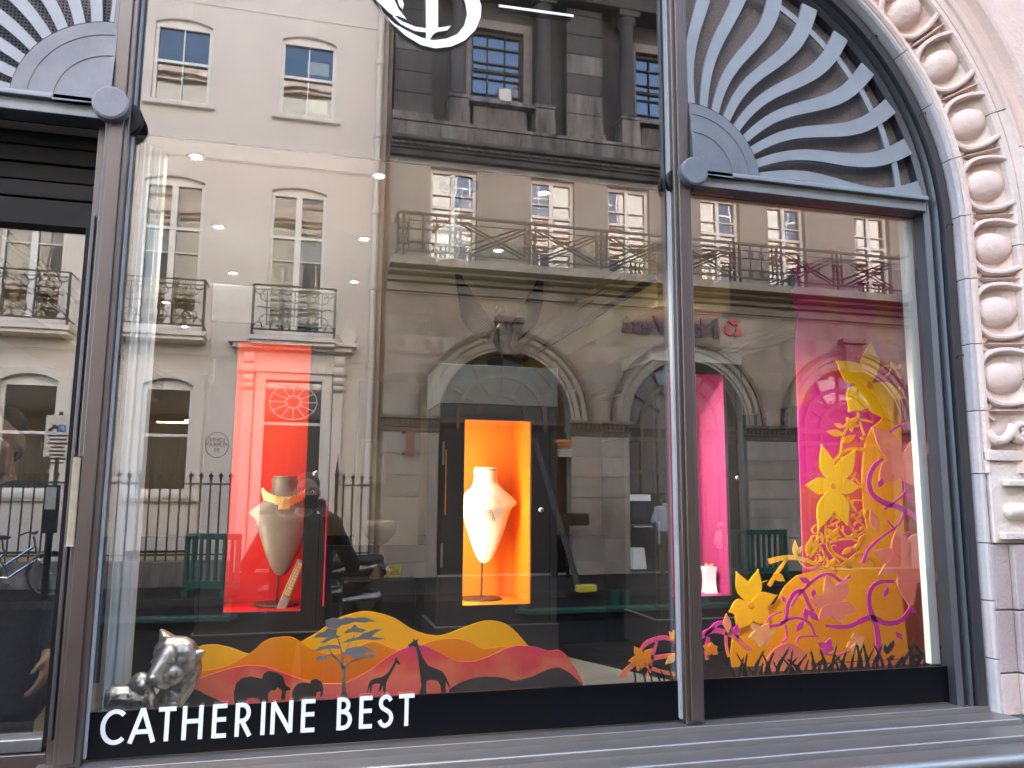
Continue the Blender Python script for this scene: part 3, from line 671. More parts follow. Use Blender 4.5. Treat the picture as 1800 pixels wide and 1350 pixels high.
# ---------------- lit display cabinets
def lampmat(c): return emis('niche lamp', c, 1.5)
def cabinet(label, x0, x1, zt, op, col, yf=.9, z0=1.07, top=None, knob=None, energy=6, lcol=(1, .85, .6), hinge=None):
    t = thing('display_cabinet', label, 'cabinet', ((x0 + x1) / 2, yf + .2, FZ))
    ox0, ox1, oz0, oz1 = op; d = .36
    m = MB(); m.prism([(x0, z0), (x1, z0), (x1, zt), (x0, zt)], yf, yf + .022, [[(ox0, oz0), (ox1, oz0), (ox1, oz1), (ox0, oz1)]]); part('door', m, MT['cab'], t, bevel=.002)
    m = MB(); m.box(x0 + .004, x0 + .02, yf + .025, yf + d, z0, zt); m.box(x1 - .02, x1 - .004, yf + .025, yf + d, z0, zt); m.box(x0 + .021, x1 - .021, yf + d - .015, yf + d, z0, zt); part('carcass', m, MT['cab'], t)
    e = .012; xw = ox0 - .04;  ozt = oz1; oz1 = min(oz1 + .07, zt - .02) if zt - oz1 > .03 else oz1 + .05; nz = oz1
    m = MB(); m.box(xw - e, xw, yf + .024, yf + d - .03, oz0, oz1); m.box(ox1 + .001, ox1 + e, yf + .024, yf + d - .03, oz0, oz1)
    m.box(xw - e, ox1 + e, yf + d - .029, yf + d - .02, oz0, oz1); m.box(xw - e, ox1 + e, yf + .024, yf + d - .03, oz0 - e, oz0 - .001); m.box(xw - e, ox1 + e, yf + .024, yf + d - .03, oz1 + .001, oz1 + e)
    part('niche_lining', m, col, t)
    m = MB(); m.box(x0 - .008, x1 + .006, yf - .012, yf + d, FZ, z0 - .006); part('plinth', m, MT['cab'], t, bevel=.003)
    m = MB(); m.box(x0 - .01, x1 + .008, yf - .016, yf + d, z0 - .0055, z0 - .001); part('plinth_edge', m, pm('plinth edge lacquer', (.07, .07, .072), (.06, .06, .062), 9, .5), t)
    if top:
        m = MB(); m.box(x0 - .004, x1 + .004, yf - .01, yf + d, zt + .002, top); part('top_panel', m, MT['cabtop'], t, bevel=.002)
    if knob:
        k = P3(*knob, yf - .004); m = MB(); m.lathe([(.001, -.018), (.006, -.018), (.013, -.012), (.013, -.006), (.007, -.004), (.007, .003)], k, 18, 'y'); part('knob', m, MT['chrome'], t, smooth=True)
    for hz in (hinge or ()):
        hx = x0 + .018; m = MB(); m.box(hx - .004, hx + .004, yf - .008, yf - .0005, hz - .05, hz + .05); part('hinge', m, MT['grille'], t)
    m = MB(); m.box(x0 + .012, x0 + .0145, yf - .002, yf - .0005, z0 + .01, zt - .01); m.box(x1 - .034, x1 - .031, yf - .002, yf - .0005, z0 + .01, zt - .01); part('door_seam', m, MT['black'], t)
    l = bpy.data.lights.new('niche_lamp', 'AREA'); l.shape = 'RECTANGLE'; l.size = .025; l.size_y = (ozt - oz0) * .92; l.energy = energy; l.color = lcol
    o = bpy.data.objects.new('niche_lamp', l); link(o, t); o.rotation_euler = Vector((.85, .6, 0)).to_track_quat('-Z', 'Y').to_euler()
    o.location = Vector((ox0 - .016, yf + .046, (oz0 + ozt) / 2)) - WLOC[t]
    m = MB(); m.box(ox0 - .034, ox0 - .022, yf + .026, yf + .040, oz0 + .02, ozt - .02); part('lamp_strip', m, lampmat(lcol), t)
    return t
red = gradm('red niche paint', [(0, (.55, .012, .02)), (.45, (.62, .03, .02)), (1, (.70, .11, .025))], 2, .15, 1.3, 3, .1)
org = pm('orange niche paint', (.82, .265, .004), (.78, .23, .003), 3, .6)
pnk = gradm('pink niche paint', [(0, (.40, .035, .15)), (1, (.46, .08, .2))], 2, .2, 1.2, 3, .1)
op1 = (-.287, .004, 1.15, 2.232)
cabinet('dark cabinet with a red lit niche holding the grey bust', -.392, .098, W(480, 572, .9)[1], op1, red, top=W(480, 507, .9)[1], knob=(555, 832), energy=.22, lcol=(1, .8, .6), hinge=(2.1,))
op2 = (.664, .962, 1.152, 1.938)
cabinet('dark cabinet with an orange lit niche holding the white bust', .553, 1.078, 2.005, op2, org, top=2.178, knob=(951, 896), energy=.42, lcol=(1, .86, .6), hinge=(1.79, 1.36))
op3 = (1.625, 1.922, 1.165, 2.19)
cabinet('dark cabinet with a pink lit niche half hidden by the middle mullion', 1.545, 2.005, 2.24, op3, pnk, knob=(1295, 840), energy=.09, lcol=(1, .85, .85), top=2.3, hinge=(1.45,))
# niche light leaking past the cabinet doors, painted as coloured strips
for px, ys, c, lab, yq in ((573, (882, 1066), (.8, .02, .06), 'red light leak painted as a thin glow strip down the right side of the red niche cabinet', .88), (783, (790, 905), (.8, .25, .02), 'orange light leak painted as a thin glow strip at the left of the orange niche cabinet', .88)):
    a = P3(px + 2, ys[0], yq); b = P3(px - 2, ys[1], yq); m = MB(); m.box(a.x - (.003 if px == 573 else .0013), a.x + (.003 if px == 573 else .0013), yq, yq + .012, b.z, a.z); solo('glow_strip', m, pm('glow strip', c, c, 3, .4), lab, 'strip')
# ---------------- busts
def bust(label, cx, cy, ztop, zbot, k, mat, capmat):
    t = thing('jewellery_bust', label, 'bust', (cx, cy, op2[2]))
    H = ztop - zbot
    # (height fraction from the top, half width, half depth, y shift)
    pr = [(0, .052, .048, 0), (.012, .056, .052, 0), (.06, .053, .05, 0), (.12, .055, .05, 0), (.17, .063, .052, 0), (.215, .08, .056, 0), (.26, .101, .06, 0), (.305, .124, .056, 0), (.338, .138, .05, 0), (.362, .140, .046, 0), (.382, .133, .048, 0), (.415, .116, .052, 0), (.47, .105, .052, 0), (.56, .095, .05, 0), (.66, .082, .046, 0), (.76, .068, .04, 0), (.86, .051, .032, 0), (.935, .036, .022, 0), (.98, .021, .012, 0), (1, .005, .004, 0)]
    q = [Vector(p) for p in pr]; sm = catmull([(a, b, c) for a, b, c, d in pr], 3); n = 28; vs = []; fs = []
    for i, p in enumerate(sm):
        f = i / (len(sm) - 1); ysh = -.02 * sin(pi * min(1, max(0, p[0])))
        for j in range(n):
            a = 2 * pi * j / n; vs.append((cx + max(p[1], .004) * k * cos(a), cy + ysh + max(p[2], .004) * k * (-(abs(sin(a)) ** (1 if p[0] < .17 else .6)) if sin(a) < 0 else .5 * sin(a)), ztop - p[0] * H))
    for i in range(len(sm) - 1):
        for j in range(n): m2 = (j + 1) % n; fs.append((i * n + j, i * n + m2, (i + 1) * n + m2, (i + 1) * n + j))
    fs.append(tuple(reversed(range(n)))); fs.append(tuple((len(sm) - 1) * n + j for j in range(n)))
    m = MB(); m.add(vs, fs); o = part('torso', m, mat, t, smooth=True)
    m = MB(); m.lathe([(.001, ztop + .012), (.046 * k, ztop + .012), (.051 * k, ztop + .006), (.051 * k, ztop + .001)], (cx, cy, 0), 28); part('neck_cap', m, capmat, t, smooth=False)
    m = MB(); m.lathe([(.0515 * k, ztop + .0005), (.0545 * k, ztop - .001), (.0545 * k, ztop - .004), (.0515 * k, ztop - .004)], (cx, cy, 0), 28, cap=False); part('neck_ring', m, MT['gunmetal'], t)
    m = MB(); m.tube([(cx - .01, cy, zbot + .05), (cx - .012, cy, op2[2] + .004)], .005, 10); m.lathe([(.001, op2[2] + .008), (.09, op2[2] + .007), (.095, op2[2] + .001)], (cx - .012, cy, 0), 32); part('stand', m, MT['brownf'] if k > .95 else MT['chrome'], t)
    return t
yb = 1.10
a, b = P3(853, 826, yb), P3(853, 990, yb)
bust('cream bust on a thin stand in the orange niche', a.x, yb, a.z, b.z, 1.02, MT['bust'], MT['bust'])
a1, b1 = P3(503, 842, yb), P3(487, 1012, yb)
bust('shiny grey bust on a thin stand in the red niche', a1.x - .004, yb, a1.z, b1.z, 1.0, MT['gunmetal'], MT['gunmetal'])
# gold collar on the grey bust
t = thing('gold_collar', 'broad gold collar necklace on the grey bust', 'necklace', P3(500, 900, yb - .08))
rnd = random.Random(3); N_ = 17
for i in range(N_):
    u = -1 + 2 * i / (N_ - 1); a = u * radians(78); px = 500 + 37 * sin(a) / sin(radians(78)); py = 871 + 22 * (cos(a) - cos(radians(78)))
    yy = yb - .075 + .055 * (1 - cos(a)); c = P3(px, py - 4, yy); w = .0075 + .003; h = .019 + .007 * cos(a)
    m = MB(); q = -a * .75; ux = Vector((cos(a * .3) * w, sin(abs(a)) * .3 * w, 0)); m.obox(c, (w * cos(q), .4 * w * sin(a), -w * sin(-q) * .6), (0, .003, 0), (-h * sin(q) * .3, -.004, h)); part('gold_plate', m, MT['gold'], t, bevel=.002)
# pendant on the cream bust
t = thing('silver_pendant', 'triangular openwork silver pendant on the cream bust', 'pendant', P3(859, 915, yb - .085))
y = yb - .088; A, Bq, Cq = [P3(p[0], p[1], y) for p in ((858, 882), (852, 915), (870, 915))]
m = MB(); m.tube([A, Bq, Cq], .0022, 6, closed=True); part('pendant_frame', m, MT['chrome'], t)
for i in range(5):
    f = .2 + .15 * i; m = MB(); p, q = Bq.lerp(Cq, f), A.lerp(Bq.lerp(Cq, f), .45 + .12 * (i % 2)); m.tube([p, q], .0016, 6); m.ell(q, .004, 8, 5); part('openwork_bar', m, MT['grille'], t)
m = MB(); m.tube(catmull([P3(823, 850, yb - .03), P3(832, 868, yb - .06), P3(848, 880, y), P3(858, 882, y), P3(868, 872, y + .01), P3(880, 850, yb - .03)], 5), .0012, 5); part('chain', m, MT['chrome'], t)
# bracelet on its leaning stand in the red niche
a, b = P3(493, 1072, 1.0), P3(531, 985, 1.0)
t = thing('bracelet_stand', 'grey leaning bracelet stand with a jewelled gold bracelet in the red niche', 'bracelet stand', a)
d = (b - a); u = d.normalized(); s = Vector((u.z, 0, -u.x))
m = MB(); m.obox((a + b) / 2 + Vector((0, 0, .0)), s * .018, (0, .006, 0), d / 2); part('stand_board', m, pm('grey suede', (.33, .34, .30), (.28, .29, .26), 30, .9), t, bevel=.003)
for i in range(11):
    c = a.lerp(b, .32 + .06 * i) + Vector((0, -.010, 0)); m = MB(); m.obox(c, s * .010, (0, .004, 0), u * .0055); part('bracelet_link', m, MT['gold'], t, bevel=.001)
# white vase-like pedestal with a gold piece in the pink niche
y = 1.02; top = P3(1246, 996, y); bot = P3(1250, 1046, y)
t = thing('ring_pedestal', 'white waisted pedestal in the pink niche', 'pedestal', bot)
hw = .028; m = MB(); vs = []; fs = []; zz = [0, .25, .5, .75, 1]; wd_ = [1.0, .86, .8, .86, 1.0]
for f, k in zip(zz, wd_):
    z = op3[2] + (top.z - op3[2]) * f; vs += [(top.x - hw * k, y - hw * k, z), (top.x + hw * k, y - hw * k, z), (top.x + hw * k, y + hw * k, z), (top.x - hw * k, y + hw * k, z)]
for i in range(4):
    for k in range(4): fs.append((i * 4 + k, i * 4 + (k + 1) % 4, i * 4 + 4 + (k + 1) % 4, i * 4 + 4 + k))
fs += [(3, 2, 1, 0), (16, 17, 18, 19)]; m.add(vs, fs); part('column', m, MT['whitep'], t)
t = thing('gold_brooch', 'spiky gold brooch lying on the white pedestal', 'brooch', (top.x, y, top.z + .001))
m = MB(); rr = random.Random(5)
for i in range(12):
    q = rr.uniform(0, 6.28); m.tube([(top.x + .004 * cos(q), y + .004 * sin(q), top.z + .003), (top.x + .024 * cos(q), y + .02 * sin(q), top.z + .006 + rr.uniform(0, .012))], [.003, .001], 5)
part('spray', m, MT['gold'], t)
# dark winged bird on the cabinet
yq = 1.3; t = thing('bird_sculpture', 'dark bird sculpture with raised wings on the orange cabinet', 'sculpture', P3(880, 640, yq))
body = MB(); body.ell(P3(884, 590, yq), (.05, .05, .075), rot=Matrix.Rotation(.25, 3, 'Y')); body.ell(P3(880, 545, yq - .02), (.028, .03, .03)); body.cap(P3(880, 548, yq - .03), P3(868, 552, yq - .07), .012, .004); body.cap(P3(888, 605, yq), P3(895, 638, yq), .03, .02)
organic('body', body, MT['black'], t, .008, 4)
for sx, base, tip in ((-1, (868, 585), (805, 470)), (1, (900, 585), (955, 462))):
    for i in range(8):
        f = i / 7; p0 = P3(base[0] + sx * 4 * i * .3, base[1] - 10 + 3 * i, yq); p1 = P3(tip[0] + sx * (4 - 9 * f) + sx * 2, tip[1] + 70 * f, yq + .03 * f)
        md = p0.lerp(p1, .5) + Vector((sx * .02, -.02, 0)); m = MB(); q = catmull([p0, md, p1], 5); m.ribbon([(v.x, v.z) for v in q], [.024, .038, .04, .03, .01], yq + .004 * i, yq + .004 * i + .006); part('wing_feather', m, MT['black'], t)
m = MB(); m.box(P3(862, 640, yq).x, P3(912, 640, yq).x, yq - .06, yq + .06, 2.179, P3(880, 632, yq).z); part('base', m, MT['black'], t)
# ================================================================ CUT-OUT SAFARI SCENE
def cutout(name, label, cat, px, y, mat, smooth=True, zb=None, th=.006):
    pts = PX(px, y)
    if smooth:
        q = [(v[0], v[1]) for v in catmull(pts, 5)]
    else: q = pts
    if zb is not None: q = [(q[0][0], zb)] + q + [(q[-1][0], zb)]
    m = MB(); m.prism(q, y, y + th); return solo(name, m, mat, label, cat)
yel = gradm('yellow spray', [(0, (.85, .36, .005)), (.5, (.86, .50, .008)), (1, (.84, .42, .01))], 2, 0, .3, 4, .22)
amb = gradm('amber spray', [(0, (.82, .22, .006)), (.55, (.80, .28, .008)), (1, (.80, .36, .01))], 2, 0, .26, 4, .2)
corl = gradm('coral spray', [(0, (.84, .14, .14)), (.35, (.88, .20, .11)), (.62, (.82, .08, .09)), (.85, (.74, .05, .24)), (1, (.82, .16, .05))], 2, 0, .22, 7, .3)
dk = pm('charcoal card', (.035, .03, .03), (.028, .025, .025), 10, .8)
dk2 = pm('warm charcoal card', (.06, .045, .043), (.045, .035, .034), 10, .8)
cutout('hill_cutout', 'yellow hill board with two humps, rearmost of the safari scene', 'display board', [(325, 1165), (345, 1139), (375, 1133), (410, 1140), (440, 1150), (490, 1150), (530, 1128), (560, 1110), (590, 1089), (625, 1077), (650, 1075), (690, 1085), (725, 1106), (755, 1116), (780, 1116), (815, 1103), (845, 1093), (868, 1091), (895, 1100), (920, 1125), (940, 1150), (962, 1180)], .50, yel, zb=FZ)
cutout('hill_cutout', 'amber hill board in the middle of the safari scene', 'display board', [(330, 1180), (360, 1179), (400, 1170), (440, 1148), (465, 1127), (490, 1120), (515, 1121), (540, 1136), (580, 1150), (620, 1142), (655, 1128), (690, 1140), (720, 1147), (745, 1132), (775, 1124), (805, 1123), (830, 1131), (850, 1141), (885, 1137), (912, 1150), (950, 1180)], .43, amb, zb=FZ)
cutout('hill_cutout', 'coral red hill board in front of the amber hill', 'display board', [(325, 1215), (345, 1196), (375, 1184), (410, 1174), (440, 1170), (470, 1173), (500, 1184), (540, 1197), (580, 1202), (610, 1199), (650, 1178), (690, 1150), (720, 1137), (745, 1135), (770, 1146), (800, 1161), (830, 1163), (860, 1154), (890, 1140), (915, 1135), (945, 1138), (965, 1144), (985, 1143), (1002, 1160), (1018, 1185), (1028, 1210)], .36, corl, zb=FZ)
cutout('hill_cutout', 'dark mound board at the right end of the safari scene', 'display board', [(790, 1212), (812, 1199), (840, 1191), (868, 1190), (890, 1193), (905, 1197), (935, 1190), (962, 1178), (982, 1174), (1000, 1182), (1018, 1198), (1032, 1214)], .30, dk2, zb=FZ)
cutout('hill_cutout', 'dark low mound board behind the silver animals', 'display board', [(312, 1230), (325, 1217), (345, 1213), (362, 1221), (385, 1232), (400, 1242)], .30, dk2, zb=FZ)
K3 = lambda L: [(160 + a / 3, 900 + b / 3) for a, b in L]
K4 = lambda L: [(450 + a / 3.971, 1010 + b / 3.971) for a, b in L]
cutout('elephant_cutout', 'black elephant silhouette with raised trunk, larger of the two', 'silhouette', K3([(757, 1015), (752, 950), (765, 905), (790, 880), (840, 868), (900, 880), (912, 852), (940, 838), (985, 848), (1015, 870), (1028, 915), (1050, 928), (1052, 938), (1028, 945), (1022, 990), (1002, 990), (1006, 945), (985, 925), (970, 942), (950, 940), (935, 960), (932, 1010), (892, 1010), (888, 985), (850, 980), (822, 985), (815, 1012)]), .27, dk, False)
cutout('elephant_cutout', 'small grey elephant silhouette behind the larger elephant', 'silhouette', K3([(1062, 1000), (1060, 955), (1070, 930), (1088, 908), (1120, 900), (1156, 906), (1162, 888), (1188, 880), (1215, 895), (1226, 930), (1222, 968), (1208, 978), (1212, 945), (1190, 952), (1182, 990), (1150, 992), (1140, 980), (1100, 985), (1095, 1000)]), .27, dk2, False)
cutout('giraffe_cutout', 'black giraffe calf silhouette facing right', 'silhouette', K3([(1455, 955), (1465, 910), (1475, 890), (1500, 878), (1540, 870), (1570, 845), (1598, 797), (1604, 775), (1611, 764), (1619, 780), (1632, 800), (1627, 807), (1611, 797), (1602, 815), (1582, 852), (1562, 888), (1556, 905), (1552, 965), (1543, 965), (1540, 915), (1528, 940), (1516, 950), (1526, 905), (1500, 905), (1482, 915), (1478, 955), (1470, 955), (1472, 920)]), .27, dk, False)
cutout('giraffe_cutout', 'tall black giraffe silhouette facing left', 'silhouette', K4([(1060, 497), (1080, 480), (1098, 468), (1100, 446), (1110, 462), (1135, 450), (1126, 470), (1140, 510), (1165, 580), (1200, 635), (1250, 655), (1300, 675), (1325, 710), (1356, 785), (1348, 790), (1325, 745), (1323, 800), (1330, 835), (1295, 835), (1290, 780), (1270, 742), (1220, 735), (1192, 742), (1186, 790), (1192, 835), (1140, 835), (1156, 780), (1150, 720), (1140, 650), (1130, 570), (1118, 512), (1098, 497), (1075, 508)]), .27, dk, False)
tm = gradm('silver grey spray', [(0, (.03, .03, .035)), (.35, (.3, .29, .3)), (.7, (.20, .20, .23)), (1, (.17, .17, .2))], 2, 0, .3, 4, .1)
t = thing('tree_cutout', 'silver grey acacia tree silhouette on the hill boards', 'silhouette', P3(605, 1235, .33))
yk = .33
for L, ws in (([(617, 880), (612, 760), (616, 700), (606, 640)], [.02, .012, .010, .010]), ([(606, 650), (575, 595), (530, 560), (480, 575)], [.007, .004, .003]), ([(604, 650), (600, 560), (580, 470), (560, 420)], [.006, .004, .003]), ([(612, 660), (660, 615), (720, 590), (780, 570)], [.008, .004, .003]), ([(560, 590), (525, 545), (505, 510)], [.004, .003]), ([(606, 600), (640, 500), (690, 420)], [.003, .002])):
    q = catmull(PX(K4(L), yk), 5); m = MB(); m.ribbon(q, ws, yk - .002, yk + .003); part('branch', m, tm, t)
for L in ([(480, 322), (540, 300), (600, 310), (620, 296), (690, 302), (760, 296), (800, 312), (845, 330), (790, 326), (760, 336), (690, 328), (640, 345), (600, 352), (560, 380), (500, 372), (490, 350)], [(398, 442), (440, 402), (470, 400), (500, 375), (570, 385), (556, 420), (600, 432), (540, 445), (480, 475), (445, 474), (500, 440), (440, 437)], [(610, 412), (640, 380), (660, 378), (690, 345), (710, 370), (770, 385), (740, 405), (680, 398)], [(600, 480), (640, 450), (720, 432), (750, 405), (780, 402), (830, 380), (888, 380), (840, 400), (805, 432), (912, 446), (830, 456), (760, 450), (700, 456), (640, 470)], [(385, 535), (440, 512), (450, 502), (500, 490), (545, 488), (590, 497), (590, 515), (500, 515), (440, 530)], [(590, 546), (620, 535), (640, 513), (700, 500), (760, 500), (800, 520), (832, 533), (765, 543), (750, 575), (690, 582), (640, 562)], [(412, 592), (440, 566), (470, 568), (502, 557), (490, 590), (440, 596)], [(750, 582), (790, 556), (852, 560), (800, 580)]):
    m = MB(); m.prism(PX(K4(L), yk - .004), yk - .009, yk - .004); part('leaf_cloud', m, tm, t)
# ================================================================ CUT-OUT FLOWER SCENE
mag = gradm('magenta spray', [(0, (.50, .02, .32)), (.3, (.62, .03, .32)), (.6, (.66, .07, .18)), (.8, (.68, .13, .10)), (1, (.66, .03, .30))], 2, 0, 1.1, 4, .35)
fy = gradm('flower yellow spray', [(0, (.84, .17, .008)), (.25, (.90, .36, .004)), (1, (.90, .43, .004))], 2, -.1, .5, 6, .1)
fo_ = gradm('petal spray', [(0, (.92, .30, .10)), (.5, (.88, .20, .12)), (1, (.70, .05, .34))], 2, 0, .22, 9, .35)
vm = gradm('vine spray', [(0, (.86, .22, .10)), (.45, (.72, .06, .36)), (1, (.62, .03, .40))], 2, 0, .2, 8, .45)
vo = gradm('orange vine spray', [(0, (.78, .18, .03)), (.6, (.85, .34, .01)), (1, (.86, .44, .01))], 2, 0, .3, 8, .3)
YB, YA, YV, YG = .65, .55, .45, .22
# magenta backdrop with a torn leafy edge
cutout('backdrop_board', 'tall magenta and orange sprayed backdrop board behind the flowers', 'display board', [(1392, 470), (1402, 455), (1420, 430), (1428, 445), (1434, 432), (1440, 448), (1462, 437), (1470, 446), (1478, 432), (1486, 441), (1510, 428), (1530, 422)] + [(1600, 424), (1650, 424), (1664, 1200)] + [(1420, 1205), (1412, 1000), (1404, 760), (1398, 600), (1402, 545), (1392, 540), (1400, 528), (1391, 512), (1400, 500)], YB, mag, False)
side = gradm('side panel spray', [(0, (.72, .10, .14)), (.25, (.86, .26, .03)), (.5, (.84, .22, .10)), (.75, (.66, .04, .28)), (1, (.62, .03, .30))], 2, 0, 1.6, 3, .3)
m = MB(); q = [W(1594, 470, YB - .03), W(1588, 560, YB - .03), W(1594, 650, YB - .03), W(1586, 760, YB - .03), W(1592, 880, YB - .03), W(1580, 1000, YB - .03), W(1574, 1080, YB - .03), W(1602, 1215, YB - .03)]
q = [tuple(v) for v in catmull(q, 4)]; m.prism(q + [(2.88, q[-1][1]), (2.88, q[0][1])], YB - .03, YB - .024); solo('side_board', m, side, 'orange to magenta sprayed side board at the right wall', 'display board')
ft = thing('flower_screen', 'yellow cut out screen of big star flowers and stems', 'display screen', P3(1500, 1190, YA))
def petal_pts(c, tip, w, base=.18):
    c = Vector(c); tip = Vector(tip); d = tip - c; L = d.length; u = d / L; n = Vector((-u[1], u[0])); pr = [(0, base), (.2, .62), (.42, 1.0), (.6, .9), (.78, .52), (.9, .2), (1, 0)]
    A = [c + u * L * a + n * w * b / 2 for a, b in pr]; B = [c + u * L * a - n * w * b / 2 for a, b in reversed(pr[:-1])]
    return [(v[0], v[1]) for v in catmull([tuple(v) for v in A + B], 2)]
def flower(c, tips, w, y, mat, par, core=None, name='flower'):
    m = MB()
    for i, tp in enumerate(tips): m.prism(PX(petal_pts(c, tp, w[i % len(w)] if isinstance(w, (list, tuple)) else w), y), y - .0006 * i, y + .004)
    o = part(name, m, mat, par)
    return o
def leaf(c, tip, w, y, mat, par):
    m = MB(); m.prism(PX(petal_pts(c, tip, w, .06), y), y, y + .004); part('leaf', m, mat, par)
def vine(px, ws, y, mat, par):
    q = catmull(PX(px, y), 7); sc = (y + 2.5) / 1406 * 1.12; m = MB(); m.ribbon(q, [w * sc for w in (ws if isinstance(ws, (list, tuple)) else [ws])], y, y + .005) if not isinstance(ws, (list, tuple)) else m.ribbon(q, [w * sc for w in ws], y, y + .005); part('stem', m, mat, par)
mass = [(1290, 1200), (1284, 1150), (1288, 1120), (1300, 1085), (1330, 1072), (1362, 1062), (1380, 1030), (1400, 1012), (1430, 1004), (1460, 1002), (1490, 985), (1512, 965), (1524, 930), (1518, 890), (1515, 850), (1517, 810), (1522, 775), (1532, 752), (1548, 740), (1562, 715), (1574, 692), (1582, 680), (1584, 740), (1586, 850), (1590, 950), (1586, 1050), (1594, 1120), (1602, 1200)]
m = MB(); m.prism(PX(mass, YA), YA, YA + .005); part('screen_body', m, fy, ft)
YF = YA - .002; fy2 = gradm('bright petal yellow', [(0, (.92, .40, .004)), (.5, (.93, .50, .006)), (1, (.93, .56, .01))], 2, 0, .6, 14, .25)
flower((1528, 676), [(1531, 600), (1469, 633), (1492, 724), (1570, 742), (1590, 700)], [34, 38, 50, 46, 30], YF - .002, fy2, ft)
flower((1465, 855), [(1444, 780), (1504, 790), (1416, 853), (1513, 856), (1438, 932), (1490, 925)], [26, 30, 30, 26, 30, 28], YF - .002, fy2, ft)
flower((1320, 1062), [(1294, 1004), (1333, 1000), (1281, 1076), (1296, 1108), (1352, 1098), (1366, 1046)], [26, 26, 32, 34, 34, 28], YF - .002, fy2, ft)
for c, r, a0 in (((1497, 745), 15, .3), ((1466, 940), 14, .2), ((1482, 905), 10, .5), ((1462, 992), 12, .1)):
    flower(c, [(c[0] + r * cos(a0 + i * 1.2566), c[1] + r * sin(a0 + i * 1.2566)) for i in range(5)], r * .55, YF, fy, ft)
cf = pm('orange flower heart', (.82, .25, .01), (.84, .36, .01), 20, .7)
for c, r in (((1528, 676), 11), ((1465, 855), 8), ((1320, 1064), 9)):
    p = P3(c[0], c[1], YF - .005); m = MB(); m.lathe([(.001, -.001), (r * .0014, -.001), (r * .0017, .001)], p, 14, 'y'); part('flower_heart', m, cf, ft)
for L, w in (([(1534, 742), (1508, 738), (1487, 756), (1479, 795), (1482, 812)], 4), ([(1520, 790), (1492, 790), (1472, 806), (1462, 818)], [6, 5, 4]), ([(1508, 722), (1512, 742), (1520, 765)], 4), ([(1545, 705), (1530, 720), (1514, 722)], 2.5), ([(1550, 645), (1568, 643), (1584, 665)], 3.5), ([(1566, 644), (1564, 655), (1556, 662)], 2), ([(1492, 872), (1490, 905), (1502, 935), (1522, 955)], 4), ([(1520, 880), (1500, 880), (1493, 895)], 3), ([(1452, 905), (1453, 940), (1462, 968), (1490, 985), (1515, 990)], [4, 5, 6]), ([(1448, 912), (1440, 930), (1436, 948)], 3), ([(1456, 925), (1476, 916), (1490, 905)], 3), ([(1478, 930), (1492, 945), (1510, 940), (1524, 930)], 2.5), ([(1476, 990), (1455, 960), (1470, 950), (1500, 948), (1524, 962)], 4), ([(1352, 987), (1376, 981), (1402, 981), (1436, 992), (1460, 1005)], [9, 8, 7, 6]), ([(1384, 982), (1366, 1008), (1352, 1030)], [5, 6, 7]), ([(1440, 958), (1455, 985), (1450, 1000)], 4), ([(1404, 985), (1420, 998), (1448, 990), (1450, 970)], 2.5), ([(1496, 835), (1508, 845), (1520, 862)], 3), ([(1505, 830), (1498, 845), (1490, 855)], 2.5)):
    vine(L, w, YF + .001, vo if L[0][0] < 1420 else fy, ft)
for c, tp, w in (((1486, 764), (1452, 758), 12), ((1484, 752), (1467, 744), 8), ((1482, 778), (1505, 764), 12), ((1573, 652), (1565, 634), 6), ((1574, 650), (1584, 640), 7), ((1520, 772), (1512, 768), 6), ((1420, 978), (1424, 948), 12), ((1424, 980), (1440, 943), 11), ((1400, 982), (1398, 950), 10), ((1400, 975), (1410, 960), 8), ((1480, 975), (1500, 960), 9), ((1350, 1020), (1300, 1040), 1), ((1360, 1008), (1380, 1022), 14), ((1514, 950), (1520, 938), 6)):
    leaf(c, tp, w, YF - .001, vo if c[1] > 940 else fy, ft)
vt = thing('vine_screen', 'front cut out screen of magenta vines and peach flowers', 'display screen', P3(1480, 1190, YV))
pf = gradm('peach petal spray', [(0, (.94, .60, .12)), (.5, (.94, .48, .18)), (1, (.86, .24, .20))], 2, 0, .25, 8, .4)
flower((1587, 805), [(1533, 748), (1640, 780), (1545, 852), (1620, 860), (1545, 790), (1628, 815)], [34, 40, 40, 40, 22, 40], YV, pf, vt)
flower((1590, 985), [(1535, 970), (1640, 930), (1545, 1010), (1600, 1068), (1650, 1020), (1575, 930)], [30, 40, 26, 34, 46, 32], YV, pf, vt)
flower((1468, 1062), [(1452, 1010), (1490, 1015), (1422, 1052), (1508, 1075), (1438, 1090), (1480, 1098)], [24, 26, 24, 22, 22, 24], YV, pf, vt)
flower((1340, 1115), [(1320, 1095), (1352, 1095), (1362, 1110), (1348, 1135), (1316, 1120), (1333, 1138)], 16, YV, pf, vt)
flower((1130, 1158), [(1115, 1136), (1147, 1140), (1104, 1163), (1148, 1163), (1120, 1180)], [15, 14, 14, 14, 14], YV, vo, vt)
flower((1185, 1122), [(1177, 1110), (1185, 1108), (1192, 1112), (1178, 1124)], 8, YV, vo, vt)
flower((1250, 1142), [(1236, 1135), (1262, 1136), (1240, 1152), (1262, 1150), (1250, 1128)], 11, YV, vo, vt)
flower((1455, 1138), [(1438, 1130), (1460, 1122), (1466, 1142), (1450, 1150)], 11, YV, vm, vt)
flower((1505, 1130), [(1488, 1138), (1502, 1112), (1520, 1120), (1520, 1142), (1500, 1150)], 13, YV, pf, vt)
